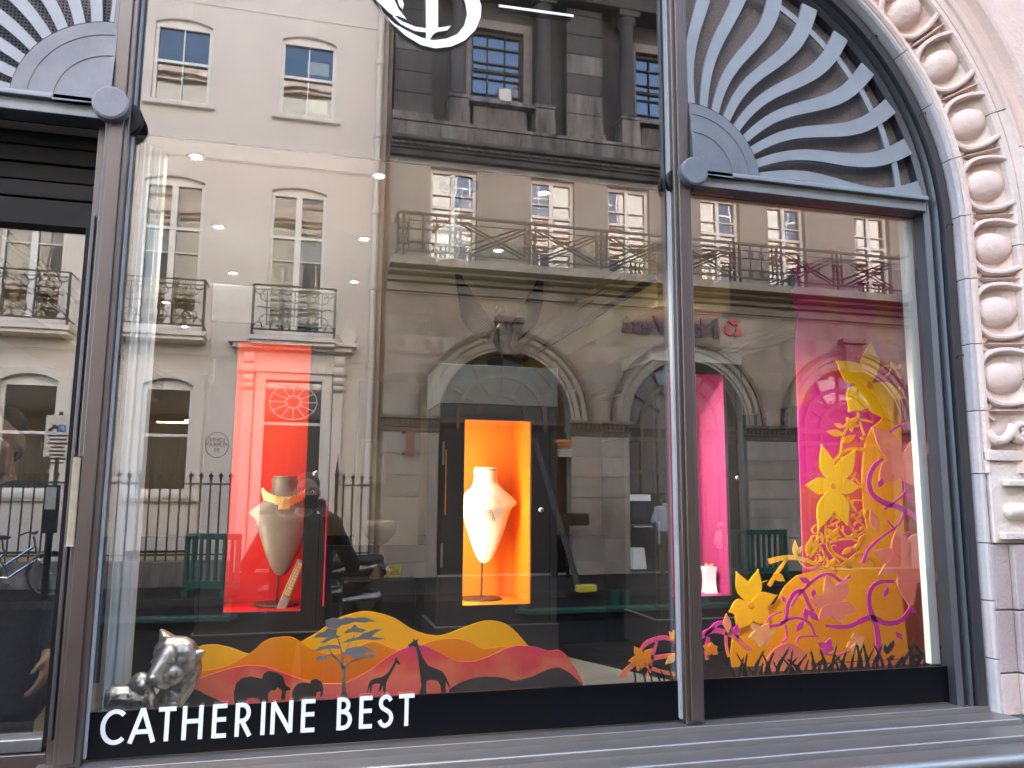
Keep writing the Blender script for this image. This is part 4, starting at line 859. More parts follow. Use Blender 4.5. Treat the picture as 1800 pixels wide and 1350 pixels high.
for L, w in (([(1552, 806), (1536, 822), (1528, 845), (1534, 868), (1552, 882), (1590, 896), (1628, 922)], [5, 8, 9, 9, 10, 10, 8]), ([(1518, 990), (1526, 968), (1548, 946), (1580, 922), (1592, 896)], [6, 5, 4, 4]), ([(1590, 845), (1592, 865), (1570, 885), (1555, 895)], 4), ([(1588, 868), (1608, 866), (1622, 876)], 4), ([(1560, 765), (1575, 752), (1600, 742), (1612, 735)], 5), ([(1612, 735), (1608, 760), (1616, 778)], 3), ([(1535, 1180), (1545, 1145), (1541, 1100), (1530, 1070), (1530, 1040), (1545, 1024), (1572, 1022)], [10, 11, 10, 8, 7, 6]), ([(1452, 1100), (1490, 1102), (1530, 1086), (1560, 1096), (1588, 1088), (1604, 1060), (1603, 1036)], [5, 7, 10, 9, 8, 6, 5]), ([(1330, 1110), (1352, 1102), (1380, 1093), (1386, 1062), (1398, 1042), (1412, 1040), (1422, 1062), (1430, 1075)], [4, 5, 6, 7, 6, 5]), ([(1372, 1095), (1400, 1086), (1424, 1096), (1433, 1116)], [5, 4, 3]), ([(1392, 1066), (1410, 1040), (1440, 1014), (1462, 1010), (1480, 1022), (1495, 1012)], [3, 5, 5, 4]), ([(1350, 1105), (1353, 1085), (1375, 1076)], 2), ([(1382, 1098), (1384, 1120), (1375, 1130)], 2.5), ([(1400, 1130), (1408, 1120), (1440, 1118)], 2.5), ([(1440, 1148), (1470, 1152), (1495, 1145)], 3), ([(1575, 955), (1580, 940), (1560, 915)], 3), ([(1600, 935), (1580, 945), (1570, 962)], 2.5), ([(1092, 1196), (1104, 1176), (1124, 1164), (1160, 1155), (1205, 1150)], [10, 8, 7, 6]), ([(1122, 1150), (1138, 1130), (1168, 1121), (1190, 1130), (1205, 1145)], [5, 7, 7, 6]), ([(1140, 1190), (1146, 1160), (1156, 1125)], [6, 5, 4]), ([(1125, 1165), (1160, 1180), (1205, 1188)], 6), ([(1230, 1120), (1256, 1108), (1290, 1118), (1312, 1138), (1322, 1142)], [10, 9, 8, 5]), ([(1240, 1118), (1262, 1096), (1282, 1100), (1298, 1122)], [6, 7, 7, 5]), ([(1246, 1120), (1242, 1140), (1244, 1160)], 6), ([(1276, 1112), (1278, 1140), (1282, 1155)], 5)):
    vine(L, w, YV + .001, vm if L[0][0] > 1300 else fo_, vt)
for c, tp, w in (((1440, 1092), (1420, 1072), 10), ((1425, 1025), (1405, 1015), 10), ((1431, 1035), (1430, 1050), 8), ((1280, 1112), (1277, 1078), 14), ((1294, 1118), (1296, 1096), 10), ((1413, 1092), (1400, 1112), 10), ((1418, 1090), (1416, 1068), 9), ((1545, 935), (1530, 895), 15), ((1551, 842), (1545, 858), 10), ((1595, 870), (1610, 885), 8), ((1604, 1065), (1596, 1015), 20), ((1555, 1050), (1562, 1030), 8), ((1575, 1110), (1588, 1125), 8), ((1190, 1150), (1170, 1168), 12), ((1380, 1058), (1376, 1048), 6), ((1600, 1070), (1614, 1078), 8), ((1560, 1145), (1575, 1128), 8)):
    leaf(c, tp, w, YV - .002, vm if w < 12 else pf, vt)
dome = [(1338, 1200), (1340, 1180), (1345, 1160), (1358, 1142), (1375, 1132), (1390, 1131), (1405, 1138), (1418, 1150), (1425, 1168), (1428, 1200)]
m = MB(); m.prism(PX(dome, YV - .006), YV - .010, YV - .006); part('bud_dome', m, gradm('dome spray', [(0, (.90, .26, .12)), (.5, (.86, .18, .18)), (1, (.66, .03, .36))], 2, .06, .2, 8, .15), vt)
m = MB(); m.prism([W(1345, 1210, YV), W(1345, 1180, YV), W(1480, 1165, YV), W(1560, 1160, YV), W(1650, 1156, YV), W(1650, 1205, YV)], YV - .008, YV - .004); part('base_strip', m, fo_, vt)
rt = random.Random(21)
for i in range(34):                      # fine tendrils knitting the stems together
    x = rt.uniform(1425, 1525); y = rt.uniform(880, 1000); 
    if x < 1440 and y < 930: continue
    a = rt.uniform(0, 6.28); r = rt.uniform(8, 20); L = [(x + r * (k * .28) * cos(a + k * .55), y + r * (k * .28) * sin(a + k * .55)) for k in range(5)]
    vine(L, [3.2, 2.6, 2.2, 1.6], YF + .002, vo if rt.random() < .4 else fy, ft)
    if rt.random() < .5: leaf(L[-1], (L[-1][0] + rt.uniform(-14, 14), L[-1][1] - rt.uniform(6, 14)), 6, YF - .001, vo, ft)
# black grass blades along the front
gt = thing('grass_screen', 'black cut out grass blades along the front of the flower screens', 'display screen', P3(1480, 1190, YG))
rg = random.Random(11)
for i in range(46):
    px = 1292 + i * 7.9 + rg.uniform(-3, 3); h = rg.uniform(26, 58); lean = (-1 if i % 5 in (0, 3) else 1) * rg.uniform(3, 20); by = 1200 - (px - 1290) * .06
    q = catmull(PX([(px, by), (px + lean * .15, by - h * .4), (px + lean * .9, by - h * .8), (px + lean * 1.3, by - h)], YG), 3); m = MB(); w0 = rg.uniform(.009, .02); m.ribbon(q, [w0 * 1.5, w0 * .9, w0 * .5, .001], YG + .001 * (i % 3), YG + .001 * (i % 3) + .003); part('grass_blade', m, dk, gt)
for i in range(9):
    px = 1120 + i * 13 + rg.uniform(-3, 3); h = rg.uniform(20, 45); lean = rg.uniform(-18, -4)
    q = catmull(PX([(px, 1212), (px + lean * .15, 1205 - h * .4), (px + lean * .9, 1205 - h * .9)], YG), 3); m = MB(); m.ribbon(q, [.008, .006, .001], YG + .001 * (i % 3), YG + .001 * (i % 3) + .003); part('grass_blade', m, dk, gt)
for c, tp, w in (((1560, 1150), (1572, 1125), 9), ((1562, 1162), (1573, 1152), 8), ((1559, 1150), (1556, 1132), 7)):
    leaf(c, tp, w, YG + .004, dk, gt)
m = MB(); m.box(W(1240, 1190, YG)[0], W(1652, 1190, YG)[0], YG + .004, YG + .007, .931, W(1400, 1187, YG)[1]); part('grass_base', m, dk, gt)
# ================================================================ SILVER ANIMALS
ys_ = .15; S = lambda a, b, dy=0: P3(a / 3.971, 1010 + b / 3.971, ys_ + dy)
t = thing('lioness_statue', 'polished silver lioness bust bending its muzzle to the cub', 'statue', S(1180, 940))
m = MB(); sr = random.Random(9)
m.ell(S(1240, 575, .01), (.064, .058, .062)); m.ell(S(1180, 545, .0), (.045, .045, .048)); m.ell(S(1300, 650, .03), (.046, .05, .055)); m.ell(S(1270, 720, .03), (.05, .05, .05))
m.cap(S(1175, 560, -.035), S(1072, 700, -.075), .030, .017); m.cap(S(1165, 590, -.035), S(1070, 720, -.075), .026, .020)          # brow and long nose
m.ell(S(1060, 722, -.088), (.012, .011, .010)); m.ell(S(1085, 735, -.07), (.022, .02, .017)); m.ell(S(1125, 712, -.055), (.024, .022, .02)); m.ell(S(1190, 690, -.025), (.04, .036, .036)); m.cap(S(1150, 765, -.04), S(1095, 765, -.07), .016, .011)
m.cap(S(1195, 600, -.052), S(1150, 585, -.055), .012, .008); m.cap(S(1100, 600, -.035), S(1075, 610, -.03), .014, .01)       # brows
m.cap(S(1275, 730, .04), S(1190, 870, .03), .048, .042); m.ell(S(1180, 880, .03), (.04, .035, .04)); m.cap(S(1190, 860, .01), S(1195, 945, -.03), .026, .022); m.cap(S(1120, 900, .03), S(1150, 940, .01), .03, .026); m.ell(S(1200, 935, -.035), (.026, .032, .013))
for a, b, r in ((S(1160, 470, .015), S(1126, 395, .03), .023), (S(1335, 575, .0), S(1410, 540, -.01), .024)): m.cap(a, b, r, .007); m.cap(a + Vector((.008, .012, 0)), b + Vector((.004, .006, 0)), r, .006)
for i in range(70):                                           # locks of fur down the cheek and chest
    u = sr.random(); px = 1335 - 25 * u - 130 * max(0, u - .45) + sr.uniform(-40, 30); py = 580 + 300 * u + sr.uniform(-25, 25)
    a = S(px, py, -.015 + .05 * u + .015 * sr.random()); m.cap(a, a + Vector((-.010, -.004, -.026)), .0085, .002, 7)
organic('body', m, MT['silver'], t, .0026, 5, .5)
for c in ((1176, 618), (1098, 618)):
    m = MB(); m.ell(S(c[0], c[1], -.068 if c[0] > 1150 else -.05), (.006, .005, .004), 10, 6); part('eye', m, MT['gunmetal'], t, smooth=True)
t = thing('cub_statue', 'small silver cub statue nuzzled by the lioness', 'statue', S(900, 1010, -.03))
m = MB(); y0 = -.04
m.cap(S(790, 850, y0), S(990, 860, y0), .034, .034); m.ell(S(785, 865, y0), (.032, .03, .04)); m.ell(S(1000, 860, y0), (.034, .03, .042)); m.cap(S(1000, 830, y0), S(990, 770, y0 - .01), .03, .026)
m.ell(S(985, 752, y0 - .01), (.032, .03, .028)); m.ell(S(992, 772, y0 - .035), (.017, .016, .013)); m.cap(S(920, 760, y0), S(905, 768, y0), .012, .006); m.cap(S(1050, 765, y0), S(1072, 768, y0), .012, .006)
for a, b in (((1030, 880), (1062, 1012)), ((985, 890), (990, 1005))): m.cap(S(*a, y0 + (.02 if a[0] < 1000 else -.01)), S(*b, y0 + (.02 if a[0] < 1000 else -.01)), .016, .010); m.ell(S(b[0] - 2, b[1] + 2, y0 - .02), (.013, .016, .007))
for a, kk, b in (((785, 890), (800, 940), (752, 1010)), ((830, 890), (850, 930), (825, 1005))):
    dy = y0 + (.02 if a[0] > 800 else -.01); m.cap(S(*a, dy), S(*kk, dy), .02, .012); m.cap(S(*kk, dy), S(*b, dy), .011, .008); m.ell(S(b[0] - 4, b[1] + 2, dy - .01), (.013, .015, .006))
q = catmull([S(770, 860, y0), S(740, 900, y0), S(715, 935, y0), S(672, 942, y0)], 5)
for a, b in zip(q[:-1], q[1:]): m.cap(a, b, .006, .006, 8)
for i in range(60):
    u = sr.random(); a = S(760 + 270 * u, 835 + sr.uniform(0, 60), y0 - .03 + sr.uniform(0, .012)); m.cap(a, a + Vector((-.006 + sr.uniform(-.004, .004), -.002, -.012)), .005, .0015, 6)
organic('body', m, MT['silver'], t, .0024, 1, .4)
for cx_ in (972, 1010):
    m = MB(); m.ell(S(cx_, 752, y0 - .038), (.004, .003, .003), 8, 5); part('eye', m, MT['gunmetal'], t)
# ================================================================ LETTERING ON THE GLASS
m = MB(); m.box(-.545, 1.209, -.002, .0072, .892, 1.0145); bl = solo('vinyl_band', m, MT['blackv'], 'wide black vinyl band along the foot of the wide pane', 'vinyl band')
m = MB(); m.box(1.279, 2.258, -.002, .0072, .892, 1.0145); solo('vinyl_band', m, MT['blackv'], 'short black vinyl band along the foot of the narrow pane', 'vinyl band')
def arc(cx, cy, rx, ry, a0, a1, n=16): return [(cx + rx * cos(radians(a0 + (a1 - a0) * i / n)), cy + ry * sin(radians(a0 + (a1 - a0) * i / n))) for i in range(n + 1)]
GL = {  # strokes on a 0..1 cap height, geometric sans
 'C': (.92, [arc(.5, .5, .44, .45, 48, 312, 24)]),
 'A': (.80, [[(.0, 0), (.40, 1)], [(.40, 1), (.80, 0)], [(.17, .32), (.63, .32)]]),
 'T': (.58, [[(.29, 0), (.29, .94)], [(0, .94), (.58, .94)]]),
 'H': (.68, [[(.06, 0), (.06, 1)], [(.62, 0), (.62, 1)], [(.06, .54), (.62, .54)]]),
 'E': (.48, [[(.06, 0), (.06, 1)], [(.06, .94), (.46, .94)], [(.06, .54), (.44, .54)], [(.06, .06), (.46, .06)]]),
 'R': (.52, [[(.06, 0), (.06, 1)], [(.06, .94), (.22, .94)] + arc(.22, .70, .22, .24, 90, -90, 12) + [(.06, .46)], [(.22, .46), (.50, 0)]]),
 'I': (.12, [[(.06, 0), (.06, 1)]]),
 'N': (.76, [[(.06, 0), (.06, .97)], [(.06, .97), (.70, .03)], [(.70, .03), (.70, 1)]]),
 'B': (.52, [[(.06, 0), (.06, 1)], [(.06, .94), (.20, .94)] + arc(.20, .75, .19, .19, 90, -90, 10) + [(.06, .56)], [(.2, .55)] + arc(.22, .305, .24, .245, 90, -90, 12) + [(.06, .06)]]),
 'S': (.52, [catmull([(.45, .82), (.36, .93), (.25, .95), (.12, .88), (.08, .74), (.14, .61), (.28, .53), (.42, .43), (.47, .27), (.40, .12), (.25, .05), (.12, .10), (.04, .22)], 4)]),
}
sg = thing('shop_lettering', 'white shop name lettering on the black vinyl band', 'lettering', (0, -.004, .9))
spans = [('C', 48, 185, 1255), ('A', 205, 328, 1240), ('T', 350, 443, 1230), ('H', 480, 585, 1218), ('E', 638, 716, 1206), ('R', 760, 840, 1196), ('I', 897, 914, 1186), ('N', 948, 1060, 1183), ('E', 1108, 1182, 1172), ('B', 1297, 1374, 1163), ('E', 1415, 1485, 1156), ('S', 1515, 1590, 1150), ('T', 1622, 1704, 1142)]
for ch, a, b, yb_ in spans:
    x0 = W(160 + a / 3, 900 + yb_ / 3 - 20, -.004)[0]; x1 = W(160 + b / 3, 900 + yb_ / 3 - 20, -.004)[0]; zb = W(160 + (a + b) / 6, 900 + yb_ / 3, -.004)[1]
    w, strokes = GL[ch]; Hc = .0905; st = .0118; zb = .9285; sx = (x1 - x0) / w
    if ch in 'CIS': sx = Hc if ch != 'I' else sx
    m = MB()
    for i, L in enumerate(strokes): m.ribbon([(x0 + p[0] * (x1 - x0) / w, zb + p[1] * Hc) for p in L], st, -.0045 - .0002 * i, -.0022)
    part('letter', m, MT['white'], sg)
lg = thing('shop_monogram', 'white interlaced monogram on the glass, cut off by the picture top', 'emblem', P3(755, 85, -.003))
m = MB(); ring = [(661, 0), (672, 20), (690, 42), (715, 64), (740, 79), (765, 85), (792, 82), (817, 71), (836, 52), (845, 30), (846, 10), (838, -12), (820, -35), (795, -52), (775, -58)]
inn = [(775, -50), (792, -38), (808, -18), (818, 5), (821, 25), (816, 45), (804, 60), (785, 68), (762, 71), (740, 66), (715, 54), (694, 42), (676, 26)]
m.prism(PX(ring + inn, -.004), -.0046, -.002); part('bowl_stroke', m, MT['white'], lg)
m = MB(); m.prism(PX([(676, -40), (665, -15), (668, 2), (680, 18), (703, 34), (728, 46), (752, 50), (775, 49), (793, 46), (790, 50), (776, 54), (750, 56), (722, 52), (700, 42)] if 0 else [(640, -50), (648, -20), (662, 0), (684, 22), (708, 38), (730, 47), (752, 50), (776, 48), (793, 45), (786, 53), (770, 56), (750, 57), (728, 54), (704, 42), (690, 28), (700, 28), (715, 34), (700, 15), (690, -8), (684, -40)], -.005), -.0052, -.0025); part('swash', m, MT['white'], lg)
m = MB(); m.prism(PX([(748, -70), (770, -70), (770, 54), (762, 60), (755, 70), (749, 70)], -.0056), -.0058, -.0028); part('stem', m, MT['white'], lg)
m = MB(); m.prism(PX([(699, 0), (706, -4), (710, 8), (708, 16), (702, 10)], -.004), -.0046, -.002); part('leaf_dot', m, MT['white'], lg)
m = MB(); m.ribbon(PX([(877, 10), (1008, 28)], -.004), .009, -.0046, -.002); part('rule', m, MT['white'], lg)
# ================================================================ THE STREET OPPOSITE (seen in the glass; stands at y < -11)
FM = lambda: MB(flip=True)
def vthing(name, label, cat, x, Y, z=0, group=None): return thing(name, label, cat, (x, -Y, z), group)
def rect(x0, x1, z0, z1): return [(x0, z0), (x1, z0), (x1, z1), (x0, z1)]
def seghead(x0, x1, z0, z1, rise=.12, n=8):
    w = (x1 - x0) / 2; R = (w * w + rise * rise) / (2 * rise); c = (x0 + x1) / 2; zc = z1 - R; a = math.asin(w / R)
    return [(x0, z0), (x1, z0)] + [(c + R * sin(a - 2 * a * i / n), zc + R * cos(a - 2 * a * i / n)) for i in range(n + 1)]
roomm = pm('brown room', (.16, .115, .075), (.10, .072, .05), .8, .9)
# ---------------------------------------------------------------- cream house
HY = 14.6
house = vthing('stucco_house', 'cream stuccoed town house with iron balconies, reflected at the left of the window', 'house', -2, HY)
ZF = 15.0
upper = [(-5.95, -4.8), (-3.46, -2.31), (-.87, .30)]
mid = [(-6.0, -4.83), (-3.45, -2.27), (-.93, .22)]
gws = [(-5.75, -4.72), (-3.2, -2.25)]
holes = [seghead(a, b, 9.82, 11.72) for a, b in upper] + [seghead(a, b, 4.98, 8.2, .1) for a, b in mid] + [seghead(a, b, 1.66, 3.95, .14) for a, b in gws]
DX0, DX1, DZ = -.86, .27, 4.0
doorh = rect(DX0, DX1, .16, DZ); bsm = [rect(-3.3, -2.2, .12, .55), rect(-5.8, -4.7, .12, .55)]
m = FM(); m.prism(rect(-8.2, 1.50, 0, ZF), HY, HY + .25, holes + [doorh] + bsm); part('wall', m, MT['stucco'], house)
m = FM(); m.box(-8.2, 1.5, HY + 2.4, HY + 2.5, 0, ZF); m.box(-8.2, 1.5, HY + .252, HY + 2.4, 4.55, 4.7); m.box(-8.2, 1.5, HY + .252, HY + 2.4, 8.8, 9.0); m.box(-8.2, 1.5, HY + .252, HY + 2.4, ZF - .2, ZF - .05); m.box(-8.3, -8.2, HY + .252, HY + 2.4, 0, ZF); m.box(1.45, 1.5, HY + .252, HY + 2.4, 0, ZF); part('room_lining', m, roomm, house)
for z, h, pr in ((12.12, .03, .02), (8.62, .035, .02), (8.655, .28, .035), (4.42, .03, .02), (4.452, .3, .03), (ZF - .3, .3, .35)):
    m = FM(); m.box(-8.2, 1.499, HY - pr, HY - .001, z, z + h); part('string_course', m, MT['stucco2'], house, bevel=.006)
for (a, b), z1, top in [(u, 11.72, 12.118) for u in upper] + [(u, 8.2, 8.618) for u in mid]:      # stepped keystone over each opening
    c = (a + b) / 2; m = FM(); m.prism([(c - .11, z1 + .02), (c + .11, z1 + .02), (c + .15, top), (c - .15, top)], HY - .014, HY - .001); part('keystone', m, MT['stucco2'], house, bevel=.004)
def sash(par, x0, x1, z0, z1, Y, rows=2, cols=2, glass='hglass', fr='sashw', rise=.1, rail=.5, sill=True, w=.05, dep=.16, thickc=0):
    hole = seghead(x0, x1, z0, z1, rise) if rise else rect(x0, x1, z0, z1)
    m = FM(); m.prism(hole, Y + dep, Y + dep + .012); win = part('window', m, MT[glass], par)
    m = FM(); e = .07
    m.box(x0, x0 + e, Y + dep - .06, Y + dep - .002, z0, z1 - rise); m.box(x1 - e, x1, Y + dep - .06, Y + dep - .002, z0, z1 - rise)
    m.box(x0 + e, x1 - e, Y + dep - .058, Y + dep - .002, z0, z0 + .08); m.box(x0 + e, x1 - e, Y + dep - .056, Y + dep - .002, z1 - rise - .08, z1 - .005)
    zr = z0 + (z1 - z0) * rail; m.box(x0 + e, x1 - e, Y + dep - .062, Y + dep - .002, zr - .03, zr + .03)
    for i in range(1, cols):
        x = x0 + (x1 - x0) * i / cols; ww = thickc if thickc and i * 2 == cols else w * .5
        m.box(x - ww / 2, x + ww / 2, Y + dep - .052, Y + dep - .002, z0 + .08, z1 - rise - .05)
    for i in range(1, rows):
        z = z0 + (z1 - z0) * i / rows
        if abs(z - zr) > .1: m.box(x0 + e, x1 - e, Y + dep - .05, Y + dep - .002, z - w / 4, z + w / 4)
    part('frame', m, MT[fr], win)
    if sill: m = FM(); m.box(x0 - .14, x1 + .14, Y - .12, Y + dep - .065, z0 - .11, z0 - .002); part('sill', m, MT['stucco2'], win, bevel=.01)
    return win
for i, (a, b) in enumerate(upper):
    w = sash(house, a, b, 9.82, 11.72, HY, 2, 2)
    if i == 2:
        for zz in (10.05, 10.95): m = FM(); m.box(a + .55, b - .15, HY + .20, HY + .21, zz, zz + .3); part('paper_notice', m, pm('cream paper', (.75, .72, .55), (.7, .68, .52), 6, .8), w)
for a, b in mid:
    w = sash(house, a, b, 4.98, 8.2, HY, 2, 2, glass='hglass2', rail=.66, thickc=.12, sill=False)
    for s, x in ((1, a + .08), (-1, b - .08)):
        m = FM(); m.prism([(x, 5.0), (x + s * .12, 5.0), (x + s * .36, 7.9), (x, 7.9)], HY + .45, HY + .47); part('curtain', m, pm('ochre curtain', (.28, .21, .12), (.22, .16, .09), 12, .9, streak=(8, 1, .3)), w)
for a, b in gws:
    w = sash(house, a, b, 1.66, 3.95, HY, 2, 1, glass='hglass2', rail=.5, rise=.14)
    for i in range(9):      # net curtain folds
        x = a + .08 + (b - a - .16) * i / 9; m = FM(); m.tube([(x + .05, HY + .3, 1.7), (x + .05, HY + .3, 2.76)], .034, 6); part('curtain_fold', m, pm('net curtain', (.2, .18, .15), (.12, .105, .09), 3, .9) if i == 0 else bpy.data.materials['net curtain'], w)
    m = FM(); m.prism(seghead(a - .22, b + .22, 1.5, 4.12, .2), HY - .05, HY - .001, [seghead(a, b, 1.66, 3.95, .14)]); part('surround', m, MT['stucco2'], w)
    m = FM(); m.box(a - .25, b + .25, HY - .09, HY - .052, 1.5, 1.64); part('apron', m, MT['stucco2'], w)
for x0, z0, l in ((-3.1, 3.15, .62), (-2.55, 3.2, .4)):     # strip lamps lit in the room
    m = FM(); m.box(x0, x0 + l, HY + 1.2, HY + 1.25, z0, z0 + .03); part('strip_lamp', m, emis('strip lamp', (1, .85, .6), 4), house)
for b in bsm:
    m = FM(); m.prism(b, HY + .2, HY + .21); w = part('basement_window', m, MT['hglass'], house)
    m = FM(); m.box(b[0][0] + .1, b[1][0] - .1, HY + .8, HY + .84, .2, .45); part('glow_panel', m, emis('basement glow', (1, .8, .45), .09), w)  # emissive panel stands in for the basement room's light
# wall panel with the oval address sign
px0, px1, pz0, pz1 = -2.02, -1.38, 1.62, 3.95
m = FM(); m.prism(rect(px0, px1, pz0, pz1), HY - .012, HY - .001, [rect(px0 + .025, px1 - .025, pz0 + .025, pz1 - .025)]); part('wall_panel_bead', m, MT['stucco2'], house)
m = FM(); m.prism(rect(.66, 1.1, pz0, pz1), HY - .012, HY - .001, [rect(.685, 1.075, pz0 + .025, pz1 - .025)]); part('wall_panel_bead', m, MT['stucco2'], house)
ov = vthing('oval_sign', 'thin oval address sign lettered on the cream house wall', 'sign', -1.74, HY, 2.4)
m = FM(); q = [(-1.74 + .225 * cos(2 * pi * i / 40), 2.63 + .26 * sin(2 * pi * i / 40)) for i in range(40)]; q2 = [(-1.74 + .213 * cos(2 * pi * i / 40), 2.63 + .248 * sin(2 * pi * i / 40)) for i in range(40)]
m.prism(q, HY - .006, HY - .001, [q2]); part('oval_line', m, MT['black'], ov)
for tx, zz in (('JOHN', 2.73), ('MURRAY', 2.63), ('50', 2.52)): part('letters', wall_text(tx, .115, -1.74, -HY + .004, zz, 1, .002), MT['black'], ov)
# door case
m = FM(); m.box(-1.62, .95, HY - .42, HY - .001, 4.70, 4.78); m.box(-1.52, .85, HY - .34, HY - .001, 4.60, 4.698); m.box(-1.42, .75, HY - .12, HY - .001, 4.15, 4.598); part('door_cornice', m, MT['stucco2'], house, bevel=.012)
for x in (-1.30, .50):
    m = FM(); m.box(x, x + .2, HY - .1, HY - .001, .16, 3.75); part('pilaster', m, MT['stucco2'], house, bevel=.01)
    m = FM()
    for (zz, r) in ((4.42, .13), (4.2, .11), (4.0, .085), (3.85, .06)): m.tube([(x, HY - .13, zz), (x + .2, HY - .13, zz)], r, 12)
    part('console', m, MT['stucco2'], house)
m = FM(); m.prism(rect(DX0 - .2, DX1 + .2, .16, DZ + .15), HY - .06, HY - .001, [rect(DX0, DX1, .16, DZ)]); dc = part('door_case', m, MT['stucco2'], house)
fz = W(520, 742, HY)[1]
m = FM(); m.box(DX0, DX1, HY + .1, HY + .15, fz - .06, fz); part('door_transom', m, MT['sashw'], dc)
m = FM(); m.box(DX0, DX1, HY + .16, HY + .17, fz, DZ); part('fanlight_glass', m, MT['hglass'], dc)
cx_, cz_ = (DX0 + DX1) / 2, (fz + DZ) / 2; m = FM()
for i in range(12):
    a = 2 * pi * i / 12; m.tube([(cx_ + .12 * cos(a), HY + .14, cz_ + .1 * sin(a)), (cx_ + .5 * cos(a), HY + .14, cz_ + .38 * sin(a))], .012, 5)
for r, k in ((.16, .13), (.48, .37)): m.tube([(cx_ + r * cos(2 * pi * i / 28), HY + .14, cz_ + k * sin(2 * pi * i / 28)) for i in range(28)], .013, 5, closed=True)
part('fanlight_tracery', m, MT['sashw'], dc)
m = FM(); m.box(DX0, DX1, HY + .12, HY + .17, .16, fz - .061); part('door_leaf', m, MT['wood'], dc)
for a, b in ((.06, .5), (.63, 1.07)):
    for z0, z1 in ((.35, 1.1), (1.25, fz - .3)): m = FM(); m.box(DX0 + a, DX0 + b, HY + .10, HY + .119, z0, z1); part('door_panel', m, MT['wood'], dc, bevel=.01)
m = FM(); m.ell((DX1 - .12, HY + .08, 1.2), .05); part('door_knob', m, MT['chrome'], dc)
m = FM(); m.lathe([(.001, -.1), (.20, -.1), (.22, -.02), (.22, 0)], ((W(612, 598, HY)[0]), HY, W(612, 600, HY)[1] + .1), 6, 'y'); part('lantern_box', m, MT['stucco2'], house)
m = FM(); m.box(-1.5, .9, HY - .6, HY - .44, 0, .14); part('door_step', m, MT['kerb'], house)
# drainpipe
xp = 1.27; m = FM(); m.tube([(xp, HY - .1, .1), (xp, HY - .1, 13)], .075, 12)
for py in (108, 238, 372, 506, 645, 787): z = W(655, py, HY - .1)[1]; m.lathe([(.10, -.05), (.11, -.03), (.11, .05), (.10, .07)], (xp, HY - .1, z), 12)
part('drainpipe', m, MT['stucco2'], house, smooth=False)
# iron balconies in front of the tall windows
def orn(m, c, s, Y):
    x, z = c; m.tube([(x, Y, z - s), (x, Y, z + s)], .011, 5)
    for sx in (-1, 1):
        for sz in (-1, 1):
            m.tube(catmull([(x, Y, z + sz * s * .35), (x + sx * s * .35, Y, z + sz * s * .55), (x + sx * s * .3, Y, z + sz * s * .85), (x + sx * s * .12, Y, z + sz * s * .75)], 3), .010, 4)
        m.tube(catmull([(x, Y, z), (x + sx * s * .4, Y, z + .03), (x + sx * s * .55, Y, z)], 3), .012, 4)
    m.ell((x, Y, z), .03, 8, 5)
for (a, b) in ((-6.25, -4.55), (-3.72, -2.08), (-1.16, .47)):
    yb0 = HY - .5; zb0, zt0 = 4.86, 5.88
    m = FM(); m.box(a - .06, b + .06, yb0 - .06, HY - .001, zb0 - .12, zb0 - .03); m.box(a - .02, b + .02, yb0, HY - .001, zb0 - .2, zb0 - .121); bal = part('balcony', m, MT['stucco2'], house, bevel=.012)
    m = FM()
    for z in (zt0, zb0 + .1): m.tube([(a, HY, z), (a, yb0, z), (b, yb0, z), (b, HY, z)], .018, 6)
    m.tube([(a, yb0, zt0 - .1), (b, yb0, zt0 - .1)], .012, 5)
    for x in (a, b): m.tube([(x, yb0, zb0 - .03), (x, yb0, zt0)], .022, 6)
    part('railing_frame', m, MT['iron'], bal)
    n = 3; wd2 = (b - a) / n
    for i in range(n):
        m = FM(); c = a + wd2 * (i + .5); orn(m, (c, (zb0 + zt0) / 2 + .03), .36, yb0)
        for s in (-1, 1): m.tube(catmull([(c + s * wd2 * .5, yb0, zt0 - .12), (c + s * wd2 * .28, yb0, zt0 - .2), (c + s * wd2 * .12, yb0, zt0 - .12)], 4), .012, 4); m.tube(catmull([(c + s * wd2 * .5, yb0, zb0 + .12), (c + s * wd2 * .28, yb0, zb0 + .26), (c + s * wd2 * .12, yb0, zb0 + .12)], 4), .012, 4); m.tube([(c + s * wd2 * .46, yb0, zb0 + .1), (c + s * wd2 * .46, yb0, zt0)], .012, 5)
        part('railing_panel', m, MT['iron'], bal)
